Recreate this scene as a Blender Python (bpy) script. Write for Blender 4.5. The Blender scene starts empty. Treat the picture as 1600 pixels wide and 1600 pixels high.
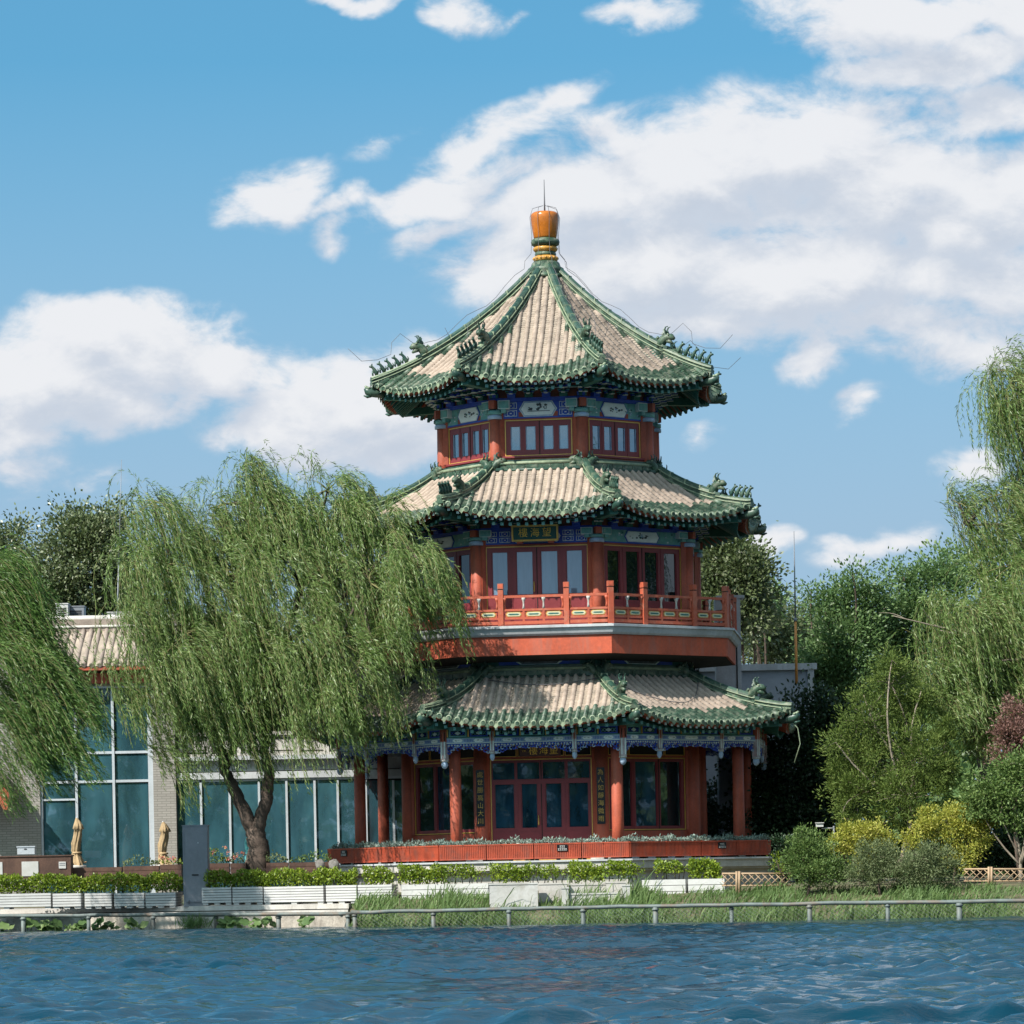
import bpy, math, random
import numpy as np
from mathutils import Vector, Matrix
S = bpy.context.scene
C = S.collection
RD = random.Random(11)
rng = np.random.default_rng(11)
PI = math.pi
rad = math.radians

# ------------------------------------------------------------------ survey
# The photograph was measured once; W() turns a measured direction and a
# distance into a place in the world (metres, lake surface at z = 0).
FPX, D0, ZC, X0, ROLL, VH = 5640.0, 120.0, 1.32, 1.519, 0.0195, 1375.0
def W(u, v, d):
    du, dv = u - 800.0, VH - v
    c, s = math.cos(ROLL), math.sin(ROLL)
    return Vector((-X0 + (du*c + dv*s)*d/FPX, d - D0, ZC + (-du*s + dv*c)*d/FPX))
def XU(u, v, d): return W(u, v, d).x
def ZV(u, v, d): return W(u, v, d).z
def M2(px, d): return px*d/FPX          # a width in measured units -> metres

# ------------------------------------------------------------------ materials
MATS = {}
def newmat(name):
    m = bpy.data.materials.new(name); m.use_nodes = True
    nt = m.node_tree
    for n in list(nt.nodes): nt.nodes.remove(n)
    out = nt.nodes.new('ShaderNodeOutputMaterial')
    MATS[name] = m
    return m, nt, out
def nd(nt, t, **kw):
    n = nt.nodes.new(t)
    for k, v in kw.items():
        if k.startswith('i_'):
            key = k[2:]
            key = int(key) if key.isdigit() else key.replace('_', ' ')
            n.inputs[key].default_value = v
        else: setattr(n, k, v)
    return n
def rgba(c): return (c[0], c[1], c[2], 1.0)
def mixc(nt, fac, a, b, blend='MIX'):
    n = nt.nodes.new('ShaderNodeMix'); n.data_type = 'RGBA'; n.blend_type = blend
    for sock, val in ((0, fac), (6, a), (7, b)):
        if isinstance(val, bpy.types.NodeSocket): nt.links.new(val, n.inputs[sock])
        elif sock == 0: n.inputs[0].default_value = val
        else: n.inputs[sock].default_value = rgba(val)
    return n.outputs[2]
def math_(nt, op, a, b=None, clamp=False):
    n = nt.nodes.new('ShaderNodeMath'); n.operation = op; n.use_clamp = clamp
    for i, val in enumerate((a, b)):
        if val is None: continue
        if isinstance(val, bpy.types.NodeSocket): nt.links.new(val, n.inputs[i])
        else: n.inputs[i].default_value = val
    return n.outputs[0]
def noise(nt, scale, detail=4, rough=.55, vec=None, dist=0.0):
    n = nd(nt, 'ShaderNodeTexNoise', i_Scale=scale, i_Detail=detail, i_Roughness=rough, i_Distortion=dist)
    if vec is not None: nt.links.new(vec, n.inputs['Vector'])
    return n.outputs['Fac']
def objco(nt, scale=(1, 1, 1)):
    g = nt.nodes.new('ShaderNodeNewGeometry')
    mp = nd(nt, 'ShaderNodeMapping'); mp.inputs['Scale'].default_value = scale
    nt.links.new(g.outputs['Position'], mp.inputs['Vector'])
    return mp.outputs['Vector']
def ramp(nt, fac, stops):
    r = nt.nodes.new('ShaderNodeValToRGB')
    el = r.color_ramp.elements
    while len(el) > 2: el.remove(el[-1])
    for i, (p, c) in enumerate(stops):
        e = el[i] if i < 2 else el.new(p)
        e.position = p; e.color = rgba(c) if not isinstance(c, (int, float)) else (c, c, c, 1)
    nt.links.new(fac, r.inputs[0])
    return r.outputs[0]
def mat(name, col, rough=.6, var=.2, scale=1.3, dirt=None, dirtamt=.35, dscale=(2.2, 2.2, .5), bump=.0, bscale=30, metal=0, spec=.5, coat=0, ior=1.45, streak=0):
    m, nt, out = newmat(name)
    b = nd(nt, 'ShaderNodeBsdfPrincipled', i_Roughness=rough, i_Metallic=metal, i_IOR=ior)
    b.inputs['Specular IOR Level'].default_value = spec
    b.inputs['Coat Weight'].default_value = coat
    v = objco(nt)
    n1 = noise(nt, scale, 5, .6, v)
    n2 = noise(nt, scale*11, 3, .6, v)
    f = math_(nt, 'ADD', math_(nt, 'MULTIPLY', n1, .65), math_(nt, 'MULTIPLY', n2, .35))
    lo = [max(0, x*(1-var*1.6)) for x in col]; hi = [x*(1+var*1.6) for x in col]
    c = ramp(nt, f, [(.32, lo), (.68, hi)])
    if dirt is not None:
        n3 = noise(nt, 1.0, 6, .65, objco(nt, dscale), .6)
        df = ramp(nt, n3, [(.48, 0.0), (.66, 1.0)])
        c = mixc(nt, math_(nt, 'MULTIPLY', df, dirtamt), c, dirt)
    nt.links.new(c, b.inputs['Base Color'])
    rr = math_(nt, 'ADD', math_(nt, 'MULTIPLY', n2, .25), max(.02, rough-.12))
    nt.links.new(rr, b.inputs['Roughness'])
    if bump:
        bp = nd(nt, 'ShaderNodeBump', i_Strength=bump, i_Distance=.02)
        nt.links.new(noise(nt, bscale, 4, .6, v), bp.inputs['Height'])
        nt.links.new(bp.outputs[0], b.inputs['Normal'])
    nt.links.new(b.outputs[0], out.inputs[0])
    return m
def leafmat(name, c1, c2, c3=None, trans=.3, rough=.5, spec=.3):
    m, nt, out = newmat(name)
    g = nt.nodes.new('ShaderNodeNewGeometry')
    f = g.outputs['Random Per Island']
    big = noise(nt, .55, 3, .6, objco(nt))
    f2 = math_(nt, 'ADD', math_(nt, 'MULTIPLY', f, .62), math_(nt, 'MULTIPLY', big, .6))
    c = ramp(nt, math_(nt, 'SUBTRACT', f2, .12), [(.12, c1), (.62, c2), (.97, c3 or c2)])
    b = nd(nt, 'ShaderNodeBsdfPrincipled', i_Roughness=rough)
    b.inputs['Specular IOR Level'].default_value = spec
    nt.links.new(c, b.inputs['Base Color'])
    t = nt.nodes.new('ShaderNodeBsdfTranslucent')
    nt.links.new(mixc(nt, .25, c, (c2[0]*1.5, c2[1]*1.5, c2[2]*.6)), t.inputs[0])
    mx = nd(nt, 'ShaderNodeMixShader', i_0=trans)
    nt.links.new(b.outputs[0], mx.inputs[1]); nt.links.new(t.outputs[0], mx.inputs[2])
    nt.links.new(mx.outputs[0], out.inputs[0])
    return m
def glass(name, tint, refl=.2, rough=.03, var=.3, vscale=(1.2, 1.2, .35)):
    # a tinted pane with curtains or a dark room behind it, mirror-like in front
    m, nt, out = newmat(name)
    n = noise(nt, 1.0, 4, .6, objco(nt, vscale), .3)
    c = ramp(nt, n, [(.35, [x*(1-var) for x in tint]), (.65, [x*(1+var) for x in tint])])
    d = nd(nt, 'ShaderNodeBsdfDiffuse'); nt.links.new(c, d.inputs[0])
    gl = nd(nt, 'ShaderNodeBsdfGlossy', i_Roughness=rough); gl.inputs[0].default_value = (.85, .93, 1, 1)
    bp = nd(nt, 'ShaderNodeBump', i_Strength=.05, i_Distance=.01)
    nt.links.new(noise(nt, 2.2, 2, .5, objco(nt)), bp.inputs['Height'])
    nt.links.new(bp.outputs[0], gl.inputs['Normal'])
    fr = nd(nt, 'ShaderNodeFresnel', i_IOR=1.5)
    fac = math_(nt, 'ADD', math_(nt, 'MULTIPLY', fr.outputs[0], 1-refl), refl-.02, True)
    mx = nd(nt, 'ShaderNodeMixShader'); nt.links.new(fac, mx.inputs[0])
    nt.links.new(d.outputs[0], mx.inputs[1]); nt.links.new(gl.outputs[0], mx.inputs[2])
    nt.links.new(mx.outputs[0], out.inputs[0])
    return m

TILE = mat('grey_tile', (.44, .35, .285), .8, .15, 2.6, dirt=(.22, .175, .14), dirtamt=.45, dscale=(1.5, 1.5, 1.5), bump=.25, bscale=25)
PAN = mat('pan_tile', (.36, .30, .24), .8, .2, 2.0, dirt=(.15, .13, .11), dirtamt=.5, dscale=(1.5, 1.5, 1.5), bump=.3, bscale=30)
GREEN = mat('green_glaze', (.038, .080, .050), .46, .55, 4.0, dirt=(.24, .235, .18), dirtamt=.65, dscale=(4, 4, 4), spec=.45)
GREEND = mat('green_glaze_deep', (.022, .060, .044), .4, .35, 3.0, dirt=(.17, .22, .15), dirtamt=.35, dscale=(2.5, 2.5, 2.5), spec=.6)
SEAM = mat('pale_glaze', (.24, .29, .19), .5, .25, 5.0, dirt=(.1, .16, .1), dirtamt=.6, dscale=(4, 4, 4))
RED = mat('red_paint', (.38, .080, .042), .6, .22, 1.4, dirt=(.23, .085, .065), dirtamt=.6, dscale=(5, 5, .45), bump=.08, bscale=14)
FASCIA = mat('fascia_paint', (.46, .090, .043), .7, .22, .9, dirt=(.34, .13, .095), dirtamt=.6, dscale=(4, 4, .5), bump=.15, bscale=9)
RAILRED = mat('railing_paint', (.42, .092, .048), .5, .12, 1.5, dirt=(.48, .26, .18), dirtamt=.3, dscale=(4, 4, 3))
MAROON = mat('maroon_paint', (.20, .030, .036), .45, .1, 1.2)
GOLD = mat('gold_line', (.62, .38, .09), .4, .15, 3, metal=.25)
BLUE = mat('blue_paint', (.030, .075, .42), .6, .2, 3, dirt=(.10, .14, .3), dirtamt=.4, dscale=(4, 4, 4))
BLUEL = mat('pale_blue_paint', (.33, .43, .57), .65, .2, 4)
TEAL = mat('green_paint', (.13, .33, .31), .6, .25, 4, dirt=(.3, .42, .36), dirtamt=.5, dscale=(5, 5, 5))
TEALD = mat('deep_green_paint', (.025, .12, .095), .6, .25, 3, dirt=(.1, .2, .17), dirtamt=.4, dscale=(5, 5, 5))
WHITEP = mat('white_line_paint', (.60, .66, .64), .65, .12, 4)
CARTW = mat('cartouche_ground', (.80, .84, .82), .7, .08, 3)
INK = mat('ink_wash', (.10, .11, .12), .8, .5, 6)
CONC = mat('pale_concrete', (.44, .46, .48), .75, .12, 1.2, dirt=(.25, .25, .25), dirtamt=.4)
STONE = mat('pale_stone', (.46, .44, .41), .8, .14, 1.6, dirt=(.24, .22, .19), dirtamt=.5, bump=.3, bscale=12)
STONEB = mat('rough_stone', (.40, .36, .31), .9, .3, 2.2, dirt=(.17, .15, .12), dirtamt=.6, dscale=(2, 2, 2), bump=.9, bscale=6)
WHITEBOX = mat('white_board', (.50, .50, .49), .6, .08, 1.5, dirt=(.42, .41, .38), dirtamt=.4, dscale=(1.2, 1.2, 3))
DARKGAP = mat('dark_gap', (.02, .018, .016), .9, .2)
ORANGE = mat('orange_glaze', (.42, .125, .012), .2, .18, 2.5, dirt=(.3, .12, .02), dirtamt=.3, spec=.7)
YELLOW = mat('yellow_glaze', (.50, .25, .05), .3, .25, 5)
PLANTRED = mat('planter_red', (.36, .062, .028), .55, .25, 2.0, dirt=(.20, .07, .05), dirtamt=.65, dscale=(4, 4, 1.5))
BROWNW = mat('brown_wood', (.085, .045, .032), .6, .3, 2, dirt=(.16, .09, .06), dirtamt=.4)
STEEL = mat('grey_steel', (.20, .215, .24), .45, .1, 1.0, dirt=(.28, .29, .31), dirtamt=.3, metal=.15)
MULL = mat('aluminium_mullion', (.50, .54, .58), .4, .08, 1.5, metal=.2)
PIPE = mat('railing_pipe', (.115, .14, .135), .6, .25, 2, dirt=(.17, .10, .06), dirtamt=.65, dscale=(1.5, 1.5, 1.5), metal=.1)
WIRE = mat('wire', (.10, .10, .11), .5, .1)
BARK = mat('willow_bark', (.075, .055, .043), .9, .45, 2.5, dirt=(.16, .12, .095), dirtamt=.5, dscale=(3, 3, .8), bump=1.0, bscale=11)
BARKP = mat('pale_bark', (.24, .20, .155), .85, .3, 3, bump=.6, bscale=14)
TWIG = mat('willow_twig', (.16, .15, .06), .8, .3, 4)
CANVAS = mat('tan_canvas', (.40, .29, .165), .9, .25, 3, dirt=(.24, .17, .10), dirtamt=.5, bump=.4, bscale=9)
TEALC = mat('teal_canvas', (.10, .36, .38), .8, .12, 2)
BAMBOO = mat('bamboo', (.36, .25, .155), .6, .15, 3)
SLATE = mat('roof_slate', (.27, .22, .185), .8, .2, 2, dirt=(.4, .33, .27), dirtamt=.4, bump=.2, bscale=20)
SOIL = mat('soil', (.06, .045, .03), .95, .3, 3)
PLAQG = mat('plaque_green', (.008, .075, .065), .4, .1, 2)
PLAQB = mat('plaque_brown', (.07, .022, .014), .4, .15, 2)
PLAQK = mat('plaque_black', (.008, .008, .010), .3, .1, 2)
GOLDT = mat('gold_letters', (.90, .58, .10), .45, .1, 4)
WORN = mat('worn_post', (.40, .34, .35), .75, .25, 4, dirt=(.30, .12, .09), dirtamt=.6, dscale=(5, 5, 2))
GOLDD = mat('faded_gold_letters', (.50, .33, .08), .5, .2, 6)
MASTO = mat('orange_mast', (.62, .26, .07), .5, .1)
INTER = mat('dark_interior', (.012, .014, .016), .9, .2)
REARW = mat('grey_render', (.30, .33, .38), .7, .1, 1)
G_SKY = glass('pane_sky', (.035, .085, .14), .26, .02, .2)
G_CURT = glass('pane_curtain', (.15, .22, .30), .14, .03, .12, (3, 3, .4))
G_DARK = glass('pane_dark', (.006, .016, .018), .07, .02, .5)
G_BLUE = glass('pane_blue', (.010, .040, .070), .06, .02, .5, (2.2, 2.2, .5))
G_TEAL = glass('pane_teal', (.030, .085, .110), .18, .02, .55, (.7, .7, .25))

# ------------------------------------------------------------------ mesh builder
class MB:
    def __init__(s): s.v = []; s.f = []; s.m = []; s.sm = []; s.mats = []
    def mi(s, m):
        if m not in s.mats: s.mats.append(m)
        return s.mats.index(m)
    def add(s, vs, fs, m, smooth=False):
        o = len(s.v); i = s.mi(m)
        s.v.extend([tuple(p) for p in vs])
        for f in fs:
            s.f.append([o+k for k in f]); s.m.append(i); s.sm.append(smooth)
    def box(s, a, b, m, T=None):
        x0, y0, z0 = a; x1, y1, z1 = b
        vs = [(x0,y0,z0),(x1,y0,z0),(x1,y1,z0),(x0,y1,z0),(x0,y0,z1),(x1,y0,z1),(x1,y1,z1),(x0,y1,z1)]
        if T is not None: vs = [T @ Vector(p) for p in vs]
        s.add(vs, [(0,3,2,1),(4,5,6,7),(0,1,5,4),(1,2,6,5),(2,3,7,6),(3,0,4,7)], m)
    def tube(s, pts, rs, m, n=8, caps=True, smooth=True):
        pts = [Vector(p) for p in pts]
        if not hasattr(rs, '__len__'): rs = [rs]*len(pts)
        vs = []; up = None
        for i, p in enumerate(pts):
            t = (pts[min(i+1, len(pts)-1)] - pts[max(i-1, 0)])
            t = t.normalized() if t.length > 1e-9 else Vector((0, 0, 1))
            if up is None: up = Vector((0, 0, 1)) if abs(t.z) < .9 else Vector((1, 0, 0))
            a = up - t*up.dot(t)
            if a.length < 1e-4: a = Vector((1, 0, 0)) - t*t.x
            a.normalize(); b = t.cross(a); up = a
            for k in range(n):
                q = 2*PI*k/n
                vs.append(p + (a*math.cos(q) + b*math.sin(q))*rs[i])
        fs = []
        for i in range(len(pts)-1):
            for k in range(n):
                fs.append((i*n+k, i*n+(k+1)%n, (i+1)*n+(k+1)%n, (i+1)*n+k))
        s.add(vs, fs, m, smooth)
        if caps:
            L = len(pts)-1
            o = len(s.v)-len(vs); i = s.mi(m)
            s.f.append([o+k for k in range(n)][::-1]); s.m.append(i); s.sm.append(False)
            s.f.append([o+L*n+k for k in range(n)]); s.m.append(i); s.sm.append(False)
    def lathe(s, prof, m, n=20, c=(0, 0, 0), smooth=True):
        vs = []; fs = []
        for r, z in prof:
            for k in range(n):
                q = 2*PI*k/n
                vs.append((c[0]+r*math.cos(q), c[1]+r*math.sin(q), c[2]+z))
        for i in range(len(prof)-1):
            for k in range(n): fs.append((i*n+k, i*n+(k+1)%n, (i+1)*n+(k+1)%n, (i+1)*n+k))
        fs.append(tuple(range(n))[::-1]); fs.append(tuple((len(prof)-1)*n+k for k in range(n)))
        s.add(vs, fs, m, smooth)
    def plate(s, poly, y0, y1, m, T=None):
        # polygon in the x-z plane, extruded from y0 (front) to y1 (back)
        n = len(poly)
        vs = [(x, y0, z) for x, z in poly] + [(x, y1, z) for x, z in poly]
        if T is not None: vs = [T @ Vector(p) for p in vs]
        fs = [tuple(range(n)), tuple(range(2*n-1, n-1, -1))]
        for k in range(n): fs.append((k, k+n, (k+1)%n+n, (k+1)%n))
        s.add(vs, fs, m)
    def octo(s, R, z0, z1, m, R1=None, rot=0.0, top=True):
        R1 = R if R1 is None else R1
        vs = []
        for (r, z) in ((R, z0), (R1, z1)):
            for k in range(8):
                q = rot + rad(22.5+45*k)
                vs.append((r*math.sin(q), -r*math.cos(q), z))
        fs = [(k, (k+1)%8, 8+(k+1)%8, 8+k) for k in range(8)]
        if top: fs += [tuple(range(8, 16)), tuple(range(7, -1, -1))]
        s.add(vs, fs, m)
    def build(s, name, parent=None, loc=None, rz=0.0):
        me = bpy.data.meshes.new(name)
        me.from_pydata(s.v, [], s.f)
        for m in s.mats: me.materials.append(m)
        me.polygons.foreach_set('material_index', s.m)
        me.polygons.foreach_set('use_smooth', s.sm)
        me.update()
        o = bpy.data.objects.new(name, me); C.objects.link(o)
        if parent is not None: o.parent = parent
        if loc is not None: o.location = loc
        o.rotation_euler.z = rz
        return o
def tag(o, label, cat, group=None, kind=None):
    if label: o['label'] = label
    if cat: o['category'] = cat
    if group: o['group'] = group
    if kind: o['kind'] = kind
    return o
def thing(name, label, cat, loc=(0, 0, 0), rz=0.0, group=None):
    o = bpy.data.objects.new(name, None); C.objects.link(o)
    o.location = loc; o.rotation_euler.z = rz
    o.empty_display_size = .3
    return tag(o, label, cat, group)
def struct(o): o['kind'] = 'structure'; return o
def dup(o, parent, rz):
    # a copy of a part (and of its sub-parts), turned about the axis of its thing
    c = o.copy(); C.objects.link(c); c.parent = parent; c.rotation_euler.z = rz
    for ch in list(o.children):
        d = ch.copy(); C.objects.link(d); d.parent = c
    return c
def around(proto, angs):
    proto.rotation_euler.z = angs[0]
    return [proto] + [dup(proto, proto.parent, a) for a in angs[1:]]
def grid_mesh(name, P, faces, m, parent=None, smooth=False):
    me = bpy.data.meshes.new(name)
    P = np.asarray(P, np.float32); faces = np.asarray(faces, np.int32)
    me.vertices.add(len(P)); me.vertices.foreach_set('co', P.ravel())
    k = faces.shape[1]
    me.loops.add(faces.size); me.loops.foreach_set('vertex_index', faces.ravel())
    me.polygons.add(len(faces))
    me.polygons.foreach_set('loop_start', np.arange(0, faces.size, k, dtype=np.int32))
    me.polygons.foreach_set('loop_total', np.full(len(faces), k, np.int32))
    me.polygons.foreach_set('use_smooth', np.full(len(faces), smooth))
    me.materials.append(m)
    me.update(calc_edges=True); me.validate()
    o = bpy.data.objects.new(name, me); C.objects.link(o)
    if parent is not None: o.parent = parent
    return o
# ------------------------------------------------------------------ the pavilion
DEL = rad(-6.5)
K8 = [DEL + rad(45*k) for k in range(8)]            # faces: 0 front, 1 right, 7 left
H8 = [a + rad(22.5) for a in K8]                    # corners, 0 front right, 7 front left
C22, T22 = math.cos(rad(22.5)), math.tan(rad(22.5))
tower = thing('pavilion_tower', 'tall red octagonal pavilion with three tiers of green edged tiled roofs', 'pavilion')
class Roof:
    def __init__(s, Re, ze, Rt, zt, A, lift, green):
        s.ae, s.at, s.ze, s.zt, s.A, s.lift, s.green = Re*C22, Rt*C22, ze, zt, A, lift, green
        s.run = math.hypot(s.ae-s.at, zt-ze)
    def r(s, t): return s.ae + (s.at-s.ae)*t
    def p(s, u, t, off=0.0):
        r = s.r(t); q = min(1.0, abs(u)/(r*T22))
        k = (1-t)**1.5 if t < 1 else 0
        z = s.ze + (s.zt-s.ze)*(s.A*t + (1-s.A)*t*t) + s.lift*q**2.8*k
        r += .22*q**3*k
        return Vector((u*(1+.03*q**3*k), -r, z+off))
    def nrm(s, u, t):
        a, b = s.p(u, t), s.p(u, min(1, t+.02)) if t < .98 else s.p(u, 1)
        d = (b-a) if (b-a).length > 1e-6 else s.p(u, 1)-s.p(u, .98)
        d.normalize()
        n = Vector((1, 0, 0)).cross(d)
        return n.normalized()
    def hip(s, t):                                  # along the corner, canonical -y direction
        r = s.r(t)/C22; k = (1-t)**1.5 if t < 1 else 0
        z = s.ze + (s.zt-s.ze)*(s.A*t + (1-s.A)*t*t) + s.lift*k
        return Vector((0, -(r + .26*k), z))
def roof_face(rf, sp=.262):
    mb = MB()
    nr = max(14, int(rf.run/.125)); nc = 16
    # pan tiles: a stepped sheet
    rows = []
    for i in range(nr):
        for tt, off in ((i/nr, .03), ((i+1)/nr, .0)):
            t = min(1, tt); h = rf.r(t)*T22
            rows.append((t, [rf.p(h*(2*j/nc-1), t, off) for j in range(nc+1)]))
    o = len(mb.v); mg, mp = mb.mi(GREEN), mb.mi(PAN)
    for t, row in rows: mb.v.extend([tuple(p) for p in row])
    for i in range(len(rows)-1):
        for j in range(nc):
            a = o+i*(nc+1)+j
            mb.f.append([a, a+1, a+nc+2, a+nc+1]); mb.sm.append(False)
            g = rows[i][0]*rf.run < rf.green*.95 or (rows[i][0] < .75 and abs(2*(j+.5)/nc-1) > .955)
            mb.m.append(mg if g else mp)
    # soffit sheet under the eave
    row0 = [rf.p(rf.ae*T22*(2*j/nc-1), 0, -.10) + Vector((0, .06, 0)) for j in range(nc+1)]
    t1 = .62
    row1 = [rf.p(rf.r(t1)*T22*(2*j/nc-1), t1, -.16) for j in range(nc+1)]
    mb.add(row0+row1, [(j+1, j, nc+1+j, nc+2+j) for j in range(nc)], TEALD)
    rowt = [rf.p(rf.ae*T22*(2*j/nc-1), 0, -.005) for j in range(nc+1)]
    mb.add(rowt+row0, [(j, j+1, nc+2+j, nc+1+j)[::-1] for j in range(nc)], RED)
    # barrel tiles
    he = rf.ae*T22; nt = int((2*he-.1)/sp); off0 = -(nt-1)*sp/2
    for j in range(nt):
        u = off0 + j*sp + RD.gauss(0, .008)
        tm = 1.0
        if abs(u) > rf.at*T22-.06:
            tm = (rf.ae - (abs(u)+.07)/T22)/(rf.ae-rf.at)
        tm = min(tm, 1.0)
        if tm < .03: continue
        L = rf.run*tm; nn = max(1, int(L/.30))
        gl = rf.green + RD.uniform(-.10, .10)
        rings = []
        for i in range(nn):
            ta, tb = tm*i/nn, tm*(i+1)/nn
            rings += [(ta, .088), (tb, .074)]
        vs = []
        for t, w in rings:
            c = rf.p(u, t, .012+RD.gauss(0, .002)) ; n = rf.nrm(u, t)
            if t == 0: c = c + Vector((0, -.05, -.02))
            for k in range(7):
                q = PI*k/6
                vs.append(c + Vector((1, 0, 0))*(w*math.cos(q)) + n*(w*1.12*math.sin(q)-.01))
        og = len(mb.v); mb.v.extend([tuple(p) for p in vs]); ma = mb.mi(TILE)
        for i in range(len(rings)-1):
            tmid = (rings[i][0]+rings[i+1][0])/2*rf.run
            near_hip = tm < 1 and tm - rings[i+1][0] < .35/rf.run and tm < .7
            mm = mg if (tmid < gl or near_hip) else ma
            for k in range(6):
                a = og+i*7+k
                mb.f.append([a, a+1, a+8, a+7]); mb.m.append(mm); mb.sm.append(True)
        # round end disc of the tile and the pointed drip tile beside it
        c = rf.p(u, 0) + Vector((0, -.055, 0))
        ring = [c + Vector((.092*math.cos(2*PI*k/12), .0, .092*math.sin(2*PI*k/12)+.035)) for k in range(12)]
        ring2 = [c + Vector((.068*math.cos(2*PI*k/12), -.012, .068*math.sin(2*PI*k/12)+.035)) for k in range(12)]
        mb.add(ring+ring2, [(k, (k+1) % 12, 12+(k+1) % 12, 12+k)[::-1] for k in range(12)], SEAM)
        mb.add(ring2, [tuple(range(12))[::-1]], GREEN)
        uu = u + sp/2
        if j < nt-1:
            c = rf.p(uu, 0) + Vector((0, -.03, 0))
            pl = [(-.115, .03), (-.09, -.04), (-.03, -.10), (0, -.145), (.03, -.10), (.09, -.04), (.115, .03)]
            mb.add([c+Vector((x, -.015, z)) for x, z in pl]+[c+Vector((x, .02, z)) for x, z in pl],
                   [tuple(range(7))[::-1]]+[(k, k+1, k+8, k+7) for k in range(6)], SEAM if j % 2 else GREEN)
    return mb
def rafters(rf, r_in, sp=.262):
    mb = MB()
    he = rf.ae*T22; nt = int((2*he-.2)/sp); off0 = -(nt-1)*sp/2
    for j in range(nt):
        u = off0 + j*sp
        t1 = min(.55, (rf.ae-r_in)/(rf.ae-rf.at), (rf.ae-(abs(u)+.05)/T22)/(rf.ae-rf.at))
        if t1 < .03: continue
        for (d0, dz, h, mface) in ((.07, -.13, .085, WHITEP), (.34, -.26, .10, TEAL)):
            a = rf.p(u, 0, dz) + Vector((0, d0, 0)); b = rf.p(u, t1, dz-.02)
            if b.y < a.y + .05: continue
            vs = []
            for c in (a, b):
                for sx, sz in ((-1, -1), (1, -1), (1, 1), (-1, 1)):
                    vs.append(c + Vector((sx*h*.5, 0, sz*h*.5)))
            mb.add(vs, [(0, 4, 5, 1), (1, 5, 6, 2), (2, 6, 7, 3), (3, 7, 4, 0)], TEALD if d0 > .2 else RED)
            mb.add(vs[:4], [(0, 1, 2, 3)], mface)
    return mb
def sweep(mb, pts, prof, m, mtop=None):
    # profile (x, h) swept along a path in the y-z plane; h is measured upward
    n = len(prof); vs = []
    for p in pts:
        for x, h in prof: vs.append((p.x+x, p.y, p.z+h))
    fs = []; L = len(pts)
    o = len(mb.v); mb.v.extend(vs); i0 = mb.mi(m); i1 = mb.mi(mtop or m)
    for i in range(L-1):
        for k in range(n-1):
            mb.f.append([o+i*n+k, o+i*n+k+1, o+(i+1)*n+k+1, o+(i+1)*n+k])
            mb.m.append(i1 if 0 < k < n-2 and prof[k][1] > .2 else i0); mb.sm.append(False)
    mb.f.append([o+k for k in range(n)]); mb.m.append(i0); mb.sm.append(False)
    mb.f.append([o+(L-1)*n+k for k in range(n)][::-1]); mb.m.append(i0); mb.sm.append(False)
def hip_ridge(rf, split):
    mb = MB(); N = 22
    low = [rf.hip(t) for t in [.0+split*i/6 for i in range(7)]]
    upp = [rf.hip(t) for t in [split+(1-split)*i/N for i in range(N+1)]]
    pl = [(-.15, -.06), (-.15, .05), (-.10, .06), (-.10, .13), (-.13, .14), (-.11, .21), (-.05, .26), (.05, .26), (.11, .21), (.13, .14), (.10, .13), (.10, .06), (.15, .05), (.15, -.06)]
    pl = [(x*.86, h*.88) for x, h in pl]
    pu = [(x*1.1, h*1.5 if h > 0 else h) for x, h in pl]
    sweep(mb, low, pl, GREEN, SEAM); sweep(mb, upp, pu, GREEN, GREEND)
    # raised pale joint bands and edge cords along the ridge
    for pts, k in ((low, 1.0), (upp, 1.5)):
        for sx in (-1, 1):
            mb.tube([p + Vector((sx*.116*(1.1 if k > 1 else 1), 0, .127*k)) for p in pts], .018, SEAM, 5)
            mb.tube([p + Vector((sx*.136*(1.1 if k > 1 else 1), 0, .026*k)) for p in pts], .02, SEAM, 5)
    L = (upp[-1]-upp[0]).length; nb = max(3, int(L/.55))
    for i in range(1, nb):
        t = split+(1-split)*i/nb; p = rf.hip(t)
        mb.box((p.x-.12, p.y-.014, p.z+.17), (p.x+.12, p.y+.014, p.z+.35), SEAM)
    return mb
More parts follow.
